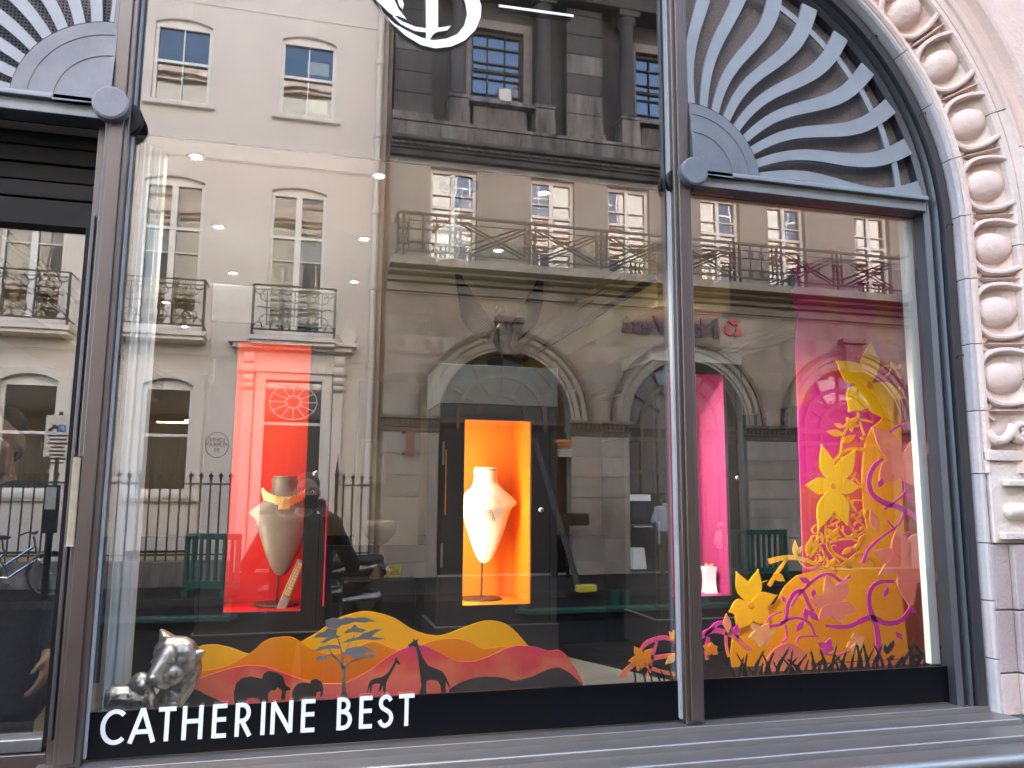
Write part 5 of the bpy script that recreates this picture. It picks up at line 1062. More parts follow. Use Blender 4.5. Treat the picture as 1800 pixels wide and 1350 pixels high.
# ---------------------------------------------------------------- railings in front of the house
RY = 13.2
ztip = W(395, 829, RY)[1]; zrail = W(395, 851, RY)[1]; zcop = W(300, 986, RY)[1]
bm = MB(); bm.tube([(0, 0, zcop), (0, 0, zrail + .06)], .016, 6); bm.lathe([(.016, zrail + .05), (.03, zrail + .07), (.018, zrail + .09), (.02, zrail + .1), (.048, zrail + .16), (.02, ztip - .05), (.001, ztip)], (0, 0, 0), 8); BAR = bm.mesh('railing_bar'); BAR.materials.append(MT['iron'])
def railing(label, x0, x1, post=None):
    t = vthing('iron_railing', label, 'railing', (x0 + x1) / 2, RY, 0); n = int((x1 - x0) / .172)
    for i in range(n + 1): inst('railing_bar', BAR, t, Matrix.Translation(Vector((x1 - .172 * i, -RY, 0))))
    m = FM(); m.box(x0, x1, RY - .012, RY + .012, zrail - .018, zrail + .018); part('top_rail', m, MT['iron'], t)
    m = FM(); m.box(x0, x1, RY - .012, RY + .012, zcop + .09, zcop + .12); part('bottom_rail', m, MT['iron'], t)
    m = FM(); m.box(x0 - .05, x1 + .05, RY - .16, RY + .16, 0, zcop - .001); part('coping', m, MT['sootl'], t, bevel=.015)
    if post is not None:
        m = FM(); zp = W(588, 804, RY)[1]; m.tube([(post, RY, zcop), (post, RY, zrail + .16)], .035, 8); m.lathe([(.035, zrail + .15), (.06, zrail + .2), (.035, zrail + .26), (.03, zrail + .3), (.001, zp)], (post, RY, 0), 10); part('tall_post', m, MT['iron'], t)
        m = FM(); m.tube(catmull([(post + .03, RY, zrail + .1), (post + .06, RY, zrail + .02), (post + .14, RY, zrail)], 4), .014, 6); part('rail_scroll', m, MT['iron'], t)
xr = W(405, 850, RY)[0]; xl2 = W(592, 850, RY)[0]; xr2 = W(652, 850, RY)[0]
railing('long black spear topped railing before the ground floor of the cream house', -6.6, xr)
railing('short black railing with a tall finial post right of the cream house door', xl2 + .12, xr2, xl2)
# ---------------------------------------------------------------- bank
BY = 14.0
bank = vthing('bank_building', 'grey stone bank with arches, long iron balcony and sooty columns, reflected right', 'bank', 8, BY)
AC = [4.12, 8.38, 12.64, 16.9]; AZ = 3.3; RI, RO = 1.45, 1.9
def archhole(c, r, z0=.02, n=24): return [(c - r, z0), (c + r, z0)] + [(c + r * cos(pi * i / n), AZ + r * sin(pi * i / n)) for i in range(n + 1)]
m = FM(); m.prism(rect(1.5, 20, 0, 6.0), BY, BY + .5, [archhole(c, RI) for c in AC]); part('ground_wall', m, MT['bstone'], bank)
m = FM(); m.box(1.5, 20, BY + 2.6, BY + 2.7, 0, 17); m.box(1.5, 20, BY + .5, BY + 2.6, 6.0, 6.2); m.box(1.5, 20, BY + .9, BY + 2.6, 9.0, 9.2); m.box(1.45, 1.499, BY + .02, BY + 2.6, 0, 17); m.box(20, 20.1, BY, BY + 2.6, 0, 17); m.box(1.5, 20, BY + .8, BY + 2.6, 16.9, 17); part('room_lining', m, roomm, bank)
cols = [pm('ashlar a', (.36, .32, .28), (.22, .19, .165), 1.6, .85, .2, 25, streak=(1, 1, .4)), pm('ashlar b', (.30, .265, .235), (.16, .14, .125), 1.6, .85, .2, 25, streak=(1, 1, .4)), MT['bstone']]
rb = random.Random(2)
def block(x0, x1, z0, z1, Y, mat, pr=.018, nm='stone_block'):
    m = FM(); m.box(x0 + .007, x1 - .007, Y - pr, Y - .001, z0 + .007, z1 - .007); part(nm, m, mat, bank, bevel=.006)
piers = [(1.5, AC[0] - RI)] + [(a + RI, b - RI) for a, b in zip(AC[:-1], AC[1:])]
for a, b in piers:
    m = FM(); m.box(a + .001, b - .001, BY - .06, BY - .001, .002, .3); part('pier_plinth', m, MT['bstone'], bank, bevel=.01)
    z = .302
    while z < 2.9: block(a, b, z, min(z + .44, 2.95), BY, rb.choice(cols)); z += .44
    for z0, z1, pr in ((2.96, 3.03, .03), (3.05, 3.10, .05), (3.22, 3.30, .12)):
        m = FM(); m.box(a - .02 - pr * .5, b + .02 + pr * .5, BY - pr, BY - .001, z0, z1); part('impost_moulding', m, MT['bstone2'], bank, bevel=.008)
    nd = int((b - a) / .1); m = FM()
    for i in range(nd): x = a + (b - a) * (i + .5) / nd; m.box(x - .032, x + .032, BY - .085, BY - .001, 3.11, 3.21)
    part('dentil_band', m, MT['bstone2'], bank)
z = 3.32
while z < 5.8:
    z1 = min(z + .42, 5.84)
    xs = []
    def half(zz): d = RO ** 2 - (zz - AZ) ** 2; return math.sqrt(d) if d > 0 else 0
    ex = 1.5
    for c in AC + [99]:
        h = max(half(z), half(z1)) if c < 90 else 0
        e0 = c - h - .01 if c < 90 else 19.9
        if h == 0 and c < 90: continue
        x = ex + .01
        if e0 - x > .12:
            n = max(1, round((e0 - x) / 1.0)); off = [x + (e0 - x) * i / n for i in range(n + 1)]
            for p, q in zip(off[:-1], off[1:]): block(p, q, z, z1, BY, rb.choice(cols), .010)
        ex = c + h
    z += .42
for i, c in enumerate(AC):
    path = [((c + cos(pi * k / 36), AZ + sin(pi * k / 36)), (cos(pi * k / 36), sin(pi * k / 36))) for k in range(37)]
    for (r0, r1, pr, mm) in ((RI, RI + .07, .03, MT['bstone']), (RI + .072, RI + .20, .06, MT['bstone']), (RI + .202, RI + .235, .085, MT['bstone2']), (RI + .237, RI + .35, .10, MT['bstone']), (RI + .352, RO, .15, MT['bstone2'])):
        m = FM(); m.sweep(path, [(r0 - 1, BY - .001), (r0 - 1, BY - pr), (r1 - 1, BY - pr), (r1 - 1, BY - .001)]); part('archivolt_ring', m, mm, bank)
    if i != 1:
        m = FM(); m.prism([(c - .17, AZ + RI - .1), (c + .17, AZ + RI - .1), (c + .27, AZ + RO + .12), (c - .27, AZ + RO + .12)], BY - .27, BY - .152); m.box(c - .32, c + .32, BY - .33, BY - .10, AZ + RO + .122, AZ + RO + .24); part('keystone', m, MT['bstone2'], bank, bevel=.015)
    m = FM(); m.prism(archhole(c, RI - .002), BY + .42, BY + .435); w = part('arch_window', m, MT['hglass2' if i != 1 else 'bglass'], bank)
    if i == 0: m = FM(); m.prism(archhole(c, RI - .002), BY + .5, BY + .52); part('door_backing', m, MT['black'], w)
    m = FM(); Yf = BY + .36
    for r in (.55, .98, RI - .05): m.sweep([((c + (r) * cos(pi * k / 24), AZ + r * sin(pi * k / 24)), (cos(pi * k / 24), sin(pi * k / 24))) for k in range(25)], [(-.05, Yf), (.05, Yf), (.05, Yf + .055), (-.05, Yf + .055)])
    for k in range(1, 6): a = pi * k / 6; m.tube([(c + .55 * cos(a), Yf + .03, AZ + .55 * sin(a)), (c + RI * cos(a), Yf + .03, AZ + RI * sin(a))], .028, 5)
    for z in (AZ - .05, AZ - .35, 2.2): m.box(c - RI, c + RI, Yf, Yf + .058, z - .05, z + .05)
    for x in (-.98, -.55, 0, .55, .98): m.box(c + x - .035, c + x + .035, Yf + .001, Yf + .056, .1, AZ)
    part('glazing_bars', m, MT['brownf'], w)
    m = FM(); m.box(c - RI, c + RI, BY + .30, BY + .35, .02, .75 if i else 3.05); part('apron', m, MT['wood'] if i else MT['black'], w)
# mouldings under the balcony, the slab and its railing
for z0, z1, pr in ((5.86, 5.90, .03), (5.92, 6.10, .08), (6.12, 6.22, .2), (6.24, 6.30, .45), (6.32, 6.50, .72)):
    m = FM(); m.box(1.5, 20, BY - pr, BY - .001, z0, z1); part('balcony_moulding', m, MT['bstone'] if z0 < 6.3 else MT['bstone'], bank, bevel=.012)
m = FM(); m.box(13.7, 20, BY - 1.0, BY - .721, 6.3, 6.5); part('balcony_bow', m, MT['bstone'], bank, bevel=.012)
BRY = BY - .66; zt0, zb0 = 7.42, 6.62
m = FM(); m.box(1.62, 13.8, BRY - .02, BRY + .02, zt0 - .028, zt0 + .028); m.box(1.62, 13.8, BRY - .012, BRY + .012, zb0 - .018, zb0 + .018); m.box(1.62, 13.8, BRY - .012, BRY + .012, zt0 - .16, zt0 - .14); m.box(13.8, 19, BRY - .3, BRY - .26, zt0 - .028, zt0 + .028); m.box(13.8, 19, BRY - .3, BRY - .26, zb0 - .02, zb0 + .02); m.tube([(13.8, BRY, zt0), (13.8, BRY - .28, zt0)], .02, 6); m.tube([(1.64, BRY, zt0), (1.64, BY, zt0)], .02, 6); m.tube([(1.64, BRY, zb0), (1.64, BY, zb0)], .014, 6)
rl = part('balcony_railing', m, MT['iron'], bank)
def bscroll(m, x, Y):
    for sx in (-1, 1):
        for zc in (zb0 + .2, (zb0 + zt0) / 2, zt0 - .28): m.tube([(x + sx * (.055 + .045 * cos(a * .8)), Y, zc + .075 * sin(a * .8) * (1)) for a in range(9)], .017, 4)
    for q in (-.12, 0, .12): m.tube([(x + q, Y, zb0 - .12 if q == 0 else zb0), (x + q, Y, zt0)], .02 if q else .03, 5)
x = 1.75; k = 0
while x < 13.5:
    m = FM(); bscroll(m, x, BRY)
    wv = 1.08 if k % 5 == 0 else 1.62; a, b = x + .14, x + wv - .14
    if k % 5 == 0:
        c = (a + b) / 2; zc = (zb0 + zt0 - .15) / 2
        for q in (-.14, .14): m.tube([(c + q, BRY, zb0), (c + q, BRY, zt0)], .017, 4); m.tube([(a, BRY, zc + q), (b, BRY, zc + q)], .017, 4)
        for qx in (-.14, .14):
            for qz in (-.22, .22): m.tube([(c + qx - .05, BRY, zc + qz - .05), (c + qx + .05, BRY, zc + qz - .05), (c + qx + .05, BRY, zc + qz + .05), (c + qx - .05, BRY, zc + qz + .05)], .015, 4, closed=True)
    else:
        for o in (0, .16):
            m.tube([(a + o, BRY, zb0), (b, BRY, zt0 - .16 - o * .5)], .018, 4); m.tube([(a + o, BRY, zt0 - .16), (b, BRY, zb0 + o * .5)], .018, 4); m.tube([(a, BRY, zb0 + o), (b - o, BRY, zt0 - .16)], .018, 4)
        c = (a + b) / 2; zc = (zb0 + zt0 - .15) / 2
        for q in (-.28, .28): m.tube([(c + q, BRY, zc - .05), (c + q + .05, BRY, zc), (c + q, BRY, zc + .05), (c + q - .05, BRY, zc)], .015, 4, closed=True)
    part('railing_panel', m, MT['iron'], rl); x += wv; k += 1
x = 13.95
while x < 18.5: m = FM(); bscroll(m, x, BRY - .28); part('railing_panel', m, MT['iron'], rl); x += .5
# first floor with its tall windows
FW = [2.92, 5.2, 7.05, 9.4, 11.2, 13.65, 15.6, 17.8]
m = FM(); m.prism(rect(1.5, 20, 6.201, 8.95), BY + .1, BY + .5, [rect(c - .52, c + .52, 6.52, 8.8) for c in FW]); part('first_floor_wall', m, MT['bstone'], bank)
for c in FW:
    w = sash(bank, c - .52, c + .52, 6.52, 8.8, BY + .1, 4, 2, glass='bglass', rise=0, rail=.62, sill=False, thickc=.09, dep=.2)
# dark entablature and ledge
for z0, z1, pr, mm in ((8.951, 9.08, .06, 'soot'), (9.082, 9.14, .12, 'soot'), (9.142, 9.2, .2, 'bstone2'), (9.202, 9.3, .32, 'soot')):
    m = FM(); m.box(1.5, 20, BY - pr, BY + .4, z0, z1); part('cornice', m, MT[mm], bank, bevel=.012)
x = 1.5
while x < 19.5:
    wv = rb.uniform(.7, 1.1); m = FM(); m.box(x + .003, x + wv - .003, BY - .14, BY + .4, 9.302, 9.68); part('ledge_block', m, MT['sootl'], bank, bevel=.006); x += wv
m = FM(); m.box(1.5, 20, BY - .18, BY + .4, 9.682, 9.76); part('ledge_cap', m, MT['sootl'], bank, bevel=.01)
UY = BY + .55
UW = [(3.34, 4.6), (7.44, 8.7), (11.54, 12.8)]
m = FM(); m.prism(rect(1.5, 20, 9.30, 16.5), UY, UY + .3, [rect(a, b, 10.55, 12.5) for a, b in UW]); part('upper_wall', m, MT['soot'], bank)
m = FM(); m.box(1.5, 20, BY - .5, UY, 13.6, 14.3); m.box(1.5, 20, BY - .1, UY, 13.2, 13.598); m.box(1.5, 20, BY - .6, UY + .3, 16.5, 17); part('upper_cornice', m, MT['soot'], bank, bevel=.02)
pal = pm('pale dressed stone', (.22, .2, .185), (.15, .138, .128), 2, .85, .2, 25)
for a, b in UW:
    w = sash(bank, a, b, 10.55, 12.5, UY, 5, 3, glass='bglass', fr='wood', rise=0, rail=.5, sill=False, dep=.12)
    m = FM(); m.prism(rect(a - .2, b + .2, 10.5, 12.72), UY - .08, UY - .001, [rect(a, b, 10.5, 12.5)]); part('surround', m, pal, w)
    m = FM(); m.box(a - .35, b + .35, BY - .02, UY - .081, 10.4, 10.5); part('sill', m, MT['sootl'], w, bevel=.01)
    m = FM(); m.box(a - .0, b + .0, BY + .16, BY + .38, 9.77, 10.38); part('apron', m, MT['sootl'], w, bevel=.01)
    for xc in (a - .36, b + .38):
        m = FM(); m.box(xc - .24, xc + .24, BY - .06, BY + .42, 9.77, 10.2); m.box(xc - .22, xc + .22, BY - .04, BY + .40, 10.202, 10.42); m.box(xc - .25, xc + .25, BY - .07, BY + .43, 10.422, 10.5); pd = part('pedestal', m, MT['sootl'], bank, bevel=.012)
        m = FM(); cy_ = BY + .18; m.lathe([(.22, 10.502), (.24, 10.54), (.2, 10.6), (.185, 10.66), (.185, 11.2), (.16, 12.75), (.17, 12.78), (.165, 12.85), (.2, 12.9), (.24, 12.98), (.24, 13.04)], (xc, cy_, 0), 24); m.box(xc - .26, xc + .26, cy_ - .26, cy_ + .26, 13.041, 13.19); part('column', m, MT['soot'], bank, smooth=False)
for a, b in ((1.55, 2.4), (5.57, 6.48), (9.67, 10.58)):
    z = 9.77
    m = FM(); m.box(a - .03, b + .03, BY + .1, UY - .001, z, z + .25); part('pilaster_plinth', m, MT['sootl'], bank, bevel=.01); z += .252
    while z < 13.1: block(a, b, z, min(z + .5, 13.19), UY - .25, MT['soot'] if rb.random() < .7 else MT['sootl'], .1, 'pilaster_block'); m = FM(); m.box(a + .01, b - .01, UY - .251, UY - .001, z, min(z + .5, 13.19)); part('pilaster_core', m, MT['soot'], bank); z += .5
fl = vthing('floodlight', 'grey floodlight tilted on the sill of the sooty first upper window', 'floodlight', 4.05, BY + .1, 10.5)
m = FM(); m.obox((4.05, BY + .12, 10.68), (.15, 0, .02), (0, .09, .02), (-.02, -.03, .16)); part('lamp_body', m, MT['grille'], fl, bevel=.03)
m = FM(); m.tube([(3.86, BY + .12, 10.72), (3.86, BY + .12, 10.52), (4.24, BY + .12, 10.52), (4.24, BY + .12, 10.72)], .015, 6); part('bracket', m, MT['iron'], fl)
# bank name on the wall
sg2 = vthing('bank_sign', 'purple raised bank name with a red three arrow emblem above the arches', 'sign', 8.3, BY, 5.3)
xs0, xs1 = W(1093, 575, BY)[0], W(1258, 575, BY)[0]; zc = 5.50
m = FM(); m.box(9.2, 10.15, BY - .035, BY - .0105, 5.12, 5.80); part('sign_panel', m, pm('pale sign panel', (.34, .31, .29), (.3, .27, .25), 3, .8), sg2)
pur = pm('deep purple', (.035, .012, .07), (.03, .01, .06), 5, .4)
vs, fs = text_mb('NatWest', .5, .03); wv = max(v.x for v in vs) - min(v.x for v in vs); cxm = (max(v.x for v in vs) + min(v.x for v in vs)) / 2; k = (xs1 - xs0) / wv
# one mesh per letter
off = 0; adv = []
for ch in 'NatWest':
    v1, f1 = text_mb(ch, .60, .03, bold=.016); w1 = max(v.x for v in v1) - min(v.x for v in v1); adv.append((ch, v1, f1, w1))
gap = ((xs1 - xs0) - sum(a[3] for a in adv) * 1.0) / 6; cur = xs1
zmin = -.17
for ch, v1, f1, w1 in adv:
    x0m = min(v.x for v in v1); m = MB(); m.add([(cur - (v.x - x0m), -BY + .07 + v.z, zc + v.y) for v in v1], f1); part('letter', m, pur, sg2); cur -= w1 + gap
redm = pm('emblem red', (.5, .05, .07), (.45, .045, .06), 6, .5)
ec = (W(1286, 578, BY)[0], W(1286, 578, BY)[1])
for i in range(3):
    a0 = pi / 2 + i * 2 * pi / 3; R_ = lambda p: (ec[0] + p[0] * cos(a0) - p[1] * sin(a0), ec[1] + p[0] * sin(a0) + p[1] * cos(a0))
    m = FM(); m.prism([R_(p) for p in ((.06, -.13), (.16, -.13), (.245, 0), (.16, .13), (.09, .02), (.06, .02), (.10, -.04))], BY - .10, BY - .055); part('emblem_arrow', m, redm, sg2)
for label, px0, py0, px1, py1, c1, c2, txt in (('orange and white street notice plate on the pier right of the first arch', 975, 772, 1006, 803, (.35, .13, .03), (.4, .4, .38), None),):
    x0, z1 = W(px0, py0, BY - .14); x1, z0 = W(px1, py1, BY - .14)
    t = vthing('notice_plate', label, 'sign', (x0 + x1) / 2, BY - .13, z0)
    m = FM(); m.box(x0, x1, BY - .14, BY - .125, (z0 + z1) / 2 + .002, z1); part('upper_panel', m, pm('notice orange', c1, c1, 4, .5), t)
    m = FM(); m.box(x0, x1, BY - .14, BY - .125, z0, (z0 + z1) / 2); part('lower_panel', m, pm('notice white', c2, c2, 4, .5), t)
    m = FM()
    for i in range(5): z = z0 + .04 + i * .06; m.box(x0 + .04, x1 - .04, BY - .1425, BY - .1405, z, z + .02)
    part('print_line', m, MT['black'], t); m = FM(); m.box((x0 + x1) / 2 - .04, (x0 + x1) / 2 + .04, BY - .124, BY + .3, z0 + .1, z0 + .2); part('bracket', m, MT['iron'], t)
x0, z1 = W(712, 754, BY - .3); x1, z0 = W(728, 802, BY - .3)
t = vthing('hanging_sign', 'small faded red projecting sign on a bracket at the left pier', 'sign', (x0 + x1) / 2, BY - .3, z0)
m = FM(); m.box(x0 + .03, x1, BY - .31, BY - .28, z0, z1); part('sign_board', m, pm('faded red', (.2, .08, .06), (.16, .06, .05), 6, .6), t, bevel=.006)
m = FM(); m.box(x0 - .02, x0 + .02, BY - .31, BY - .001, z1 - .08, z1 - .03); m.box(x0 - .02, x0 + .02, BY - .31, BY - .001, z0 + .03, z0 + .08); part('bracket', m, MT['iron'], t)
# cash machine in the second arch
t = vthing('cash_machine', 'dark cash machine set in the second arch before the man', 'cash machine', 6.95, BY + .2, .3)
m = FM(); m.box(6.95, 7.9, BY + .2, BY + .29, .31, 1.75); part('housing', m, MT['black'], t, bevel=.02)
m = FM(); m.box(7.05, 7.4, BY + .18, BY + .199, 1.2, 1.5); part('screen', m, pm('screen', (.03, .05, .09), (.02, .03, .06), 4, .2), t)
m = FM(); m.obox((7.25, BY + .12, 1.02), (.22, 0, 0), (0, .07, .02), (0, .005, .02)); part('keypad_shelf', m, MT['grille'], t, bevel=.008)
m = FM(); m.box(6.98, 7.5, BY + .18, BY + .199, 1.56, 1.70); part('header', m, MT['whitep'], t)
t = vthing('litter_box', 'white leaflet box at the foot of the second arch', 'box', 7.0, BY - .1, .1)
m = FM(); m.prism([(6.9, .12), (7.2, .12), (7.15, .55), (6.9, .55)], BY - .2, BY - .08); part('box_body', m, MT['whitep'], t, bevel=.01)
# end houses so the street goes on
def filler(label, x0, x1, Y, zt, mat, n, sgn=1):
    t = vthing('terrace_house', label, 'house', (x0 + x1) / 2, Y); w = (x1 - x0) / n; hs = [rect(x0 + w * (i + .5) - .55, x0 + w * (i + .5) + .55, z, z + 1.9) for i in range(n) for z in (1, 5, 9)]
    m = FM(); m.prism(rect(x0, x1, 0, zt), Y, Y + .3, hs); part('wall', m, mat, t)
    for h in hs:
        sash(t, h[0][0], h[1][0], h[0][1], h[2][1], Y, 2, 2, rise=0)
    m = FM(); m.box(x0, x1, Y - .3, Y - .001, zt - .4, zt); m.box(x0, x1, Y + 2, Y + 2.1, 0, zt); m.box(x0, x1, Y + .3, Y + 2, zt - .1, zt); part('parapet', m, MT['stucco2'], t)
filler('plain terrace house left of the cream house', -20, -8.32, 14.7, 15, MT['stucco'], 4)
filler('plain stone terrace house right of the bank', 20.12, 34, 14.2, 15, MT['bstone'], 5)
# ---------------------------------------------------------------- street furniture
SY = 11.7
x0, z1 = W(78, 728, SY); x1, z0 = W(120, 803, SY)
t = vthing('parking_sign', 'white motorcycle parking sign on a dark post left of the window', 'sign', (x0 + x1) / 2, SY, 0)
m = FM(); m.box(x0, x1, SY, SY + .012, z0, z1); part('sign_plate', m, pm('sign white', (.55, .55, .53), (.5, .5, .48), 5, .5), t, bevel=.004)
m = FM(); m.tube([((x0 + x1) / 2, SY + .04, 0), ((x0 + x1) / 2, SY + .04, z1 + .06)], .032, 10); part('post', m, MT['wood'], t)
bx = W(106, 752, SY)[0]; bz = W(106, 752, SY)[1]
m = FM(); m.box(bx - .06, bx + .06, SY - .004, SY - .001, bz - .06, bz + .06); part('parking_symbol', m, pm('sign blue', (.03, .16, .42), (.03, .14, .38), 5, .5), t)
part('letter', wall_text('P', .11, bx, -SY + .006, bz, 1, .001), MT['white'], t)
mbx = W(92, 752, SY)[0]; m = FM(); m.lathe([(.001, -.003), (.03, -.003), (.03, -.001)], (mbx - .055, SY, bz - .03), 10, 'y'); m.lathe([(.001, -.003), (.03, -.003), (.03, -.001)], (mbx + .055, SY, bz - .03), 10, 'y'); m.prism([(mbx - .07, bz - .01), (mbx + .07, bz - .01), (mbx + .05, bz + .02), (mbx + .01, bz + .06), (mbx - .03, bz + .06), (mbx - .04, bz + .02)], SY - .003, SY - .001); part('motorcycle_symbol', m, MT['black'], t)
for i in range(8):
    z = bz - .12 - i * .062; hw = rb.uniform(.1, .16); m = FM(); m.box((x0 + x1) / 2 - hw, (x0 + x1) / 2 + hw, SY - .003, SY - .001, z - .014, z + .014); part('text_line', m, MT['black'], t)
t = vthing('pay_post', 'black ticket post with a pale panel below the parking sign', 'post', W(89, 870, SY - .2)[0], SY - .2, 0)
xa, za = W(89, 852, SY - .2); m = FM(); m.box(xa - .1, xa + .1, SY - .25, SY - .12, za - .75, za); part('post_head', m, MT['black'], t, bevel=.01)
m = FM(); m.tube([(xa, SY - .18, 0), (xa, SY - .18, za - .74)], .05, 10); part('post', m, MT['black'], t)
m = FM(); m.box(xa - .075, xa + .075, SY - .256, SY - .251, za - .38, za - .04); part('panel', m, MT['cabtop'], t)
# bicycle
BYc = 11.95
wc = P3(87, 986, BYc); wc2 = P3(-14, 980, BYc); zr_ = wc.z
R = .34
t = vthing('bicycle', 'silver step through bicycle leaning by the parking sign', 'bicycle', (wc.x + wc2.x) / 2, BYc, 0)
dzz = R + .0 - 0
def wheel(cx, nm='wheel'):
    c = (cx, BYc, R); m = FM(); m.tube([(cx + R * cos(2 * pi * i / 32), BYc, R + R * sin(2 * pi * i / 32)) for i in range(32)], .018, 8, closed=True); w = part(nm, m, MT['rubber'], t)
    m = FM(); m.tube([(cx + (R - .025) * cos(2 * pi * i / 32), BYc, R + (R - .025) * sin(2 * pi * i / 32)) for i in range(32)], .010, 6, closed=True)
    for i in range(14): a = pi * 2 * i / 14; m.tube([(cx, BYc, R), (cx + (R - .03) * cos(a), BYc, R + (R - .03) * sin(a))], .002, 4)
    m.lathe([(.025, -.04), (.025, .04)], c, 10, 'y'); part('rim', m, MT['chrome'], w)
xf, xbk = wc.x, wc.x - 1.06
wheel(xf); wheel(xbk)
V_ = lambda x, z: (x, BYc, z)
bb = V_(xbk + .46, .30); st = V_(xbk + .34, .82); hd = V_(xf - .26, .80); hb = V_(xf - .2, .60)
m = FM()
for a, b in ((bb, st), (bb, hb), (V_(xbk + .40, .5), hd), (V_(xbk, R), bb), (V_(xbk, R), V_(xbk + .36, .66)), (V_(xf - .29, .95), hb), (hb, V_(xf, R))): m.tube([a, b], .019, 8)
part('frame', m, MT['chrome'], t)
m = FM(); m.ell(V_(xbk + .30, .93), (.15, .07, .04)); m.tube([st, V_(xbk + .32, .91)], .014, 6); part('saddle', m, MT['rubber'], t, smooth=True)
m = FM(); m.tube(catmull([(xf - .40, BYc - .28, .98), (xf - .3, BYc - .2, 1.02), (xf - .28, BYc, .98), (xf - .3, BYc + .2, 1.02), (xf - .40, BYc + .28, .98)], 4), .014, 8); part('handlebar', m, MT['iron'], t)
m = FM(); m.lathe([(.09, -.01), (.09, .01)], bb, 16, 'y'); m.tube([(bb[0], BYc - .06, .3), (bb[0] + .1, BYc - .06, .16)], .012, 6); m.tube([(bb[0], BYc + .06, .3), (bb[0] - .1, BYc + .06, .44)], .012, 6); part('crank', m, MT['grille'], t)
for cx in (xf, xbk): m = FM(); m.tube([(cx + (R + .03) * cos(radians(a)), BYc, R + (R + .03) * sin(radians(a))) for a in range(20, 181, 16)], .02, 6); part('mudguard', m, MT['chrome'], t)
# green plastic barriers
def barrier(label, M, w=1.0, h=1.0):
    t = thing('plastic_barrier', label, 'barrier', M.translation, 'green plastic road barriers'); WLOC[t] = M.translation.copy()
    def bx(m, *b):
        q = MB(); q.box(*b); m.add([M @ Vector(v) for v in q.v], q.f)
    m = MB(); bx(m, -w / 2, w / 2, -.03, .03, h - .1, h); bx(m, -w / 2, w / 2, -.03, .03, .12, .24); bx(m, -w / 2, -w / 2 + .08, -.028, .028, .24, h - .1); bx(m, w / 2 - .08, w / 2, -.028, .028, .24, h - .1); part('panel_frame', m, MT['green'], t, bevel=.008)
    n = int(w / .14)
    for i in range(n): x = -w / 2 + .08 + (w - .16) * (i + .5) / n; m = MB(); bx(m, x - .025, x + .025, -.02, .02, .241, h - .101); part('slat', m, MT['green'], t)
    for x in (-w / 2 + .15, w / 2 - .15): m = MB(); bx(m, x - .05, x + .05, -.25, .25, 0, .118); part('foot', m, MT['green'], t, bevel=.01)
TR = lambda x, Y, z, rz=0, rx=0: Matrix.Translation(Vector((x, -Y, z))) @ Matrix.Rotation(rz, 4, 'Z') @ Matrix.Rotation(rx, 4, 'X')
xg_ = W(372, 1000, 11.6)[0]
barrier('upright green plastic barrier before the railing, behind the red niche', TR(xg_, 11.6, 0, .35), .95)
barrier('green plastic barrier lying flat on the road at the left', TR(W(290, 1050, 9.9)[0], 9.9, -.09, .05, radians(-84)), 2.0)
barrier('green plastic barrier lying flat on the road beside the leaning beam', TR(W(1010, 1060, 9.6)[0], 9.6, -.09, -.04, radians(-84)), 2.0)
barrier('green plastic barrier lying flat on the road, farthest to the right', TR(W(1160, 1060, 9.7)[0], 9.7, -.09, -.04, radians(-84)), 1.9)
barrier('upright green plastic barrier before the pier right of the second arch', TR(W(1330, 990, 12.3)[0], 12.3, 0, -.05), 1.5)
# leaning beam with its yellow foot
a = P3(1019, 1040, 11.0); b = P3(984, 800, 12.2)
t = vthing('leaning_beam', 'dark timber beam leaning against the pier on a yellow foot block', 'beam', a.x, 11.0, 0)
m = FM(); m.tube([(a.x, 11.0, .06), (b.x, 13.9, b.z + .4)], .06, 4); part('beam', m, MT['wood'], t)
m = FM(); m.obox((a.x + .12, 11.0, .06), (.16, .03, 0), (-.02, .09, 0), (0, 0, .06)); part('foot_block', m, MT['yellow'], t, bevel=.012)
t = vthing('scaffold_frame', 'black site frame standing in the first arch beside the beam', 'frame', W(975, 900, 13.4)[0], 13.4, 0)
xa = W(975, 900, 13.4)[0]; m = FM(); m.box(xa - .07, xa + .07, 13.38, 13.45, .0, 2.75); part('upright', m, MT['black'], t); m = FM(); m.box(xa + .071, xa + .75, 13.39, 13.44, 1.05, 1.30); part('cross_bar', m, MT['black'], t); m = FM(); m.box(xa + .25, xa + .32, 13.39, 13.44, 0, 1.049); part('upright', m, MT['black'], t)
# scooter
SYc = 9.4
sxr = W(680, 1000, SYc)[0]
t = vthing('motor_scooter', 'black motor scooter with a yellow number plate parked in the road', 'scooter', sxr - .9, SYc, -.12)
g0 = -.12
def swheel(cx):
    m = FM(); r = .24; m.tube([(cx + (r - .05) * cos(2 * pi * i / 24), SYc, g0 + r + (r - .05) * sin(2 * pi * i / 24)) for i in range(24)], .052, 8, closed=True); w = part('wheel', m, MT['rubber'], t)
    m = FM(); m.lathe([(.13, -.03), (.05, -.045), (.05, .045), (.13, .03)], (cx, SYc, g0 + r), 16, 'y'); part('rim', m, MT['grille'], w)
swheel(sxr - .28); swheel(sxr - 1.55)
bp = pm('gloss black paint', (.010, .010, .011), (.008, .008, .009), 5, .18, coat=.6)
m = FM(); m.ell((sxr - .4, SYc, g0 + .66), (.42, .16, .17)); m.cap((sxr - .15, SYc, g0 + .72), (sxr - .5, SYc, g0 + .5), .13, .16); m.cap((sxr - .6, SYc, g0 + .36), (sxr - 1.15, SYc, g0 + .32), .12, .12); m.cap((sxr - 1.2, SYc, g0 + .35), (sxr - 1.38, SYc, g0 + .95), .13, .13); m.ell((sxr - 1.40, SYc, g0 + 1.0), (.14, .19, .13)); m.ell((sxr - 1.56, SYc, g0 + .42), (.24, .09, .10))
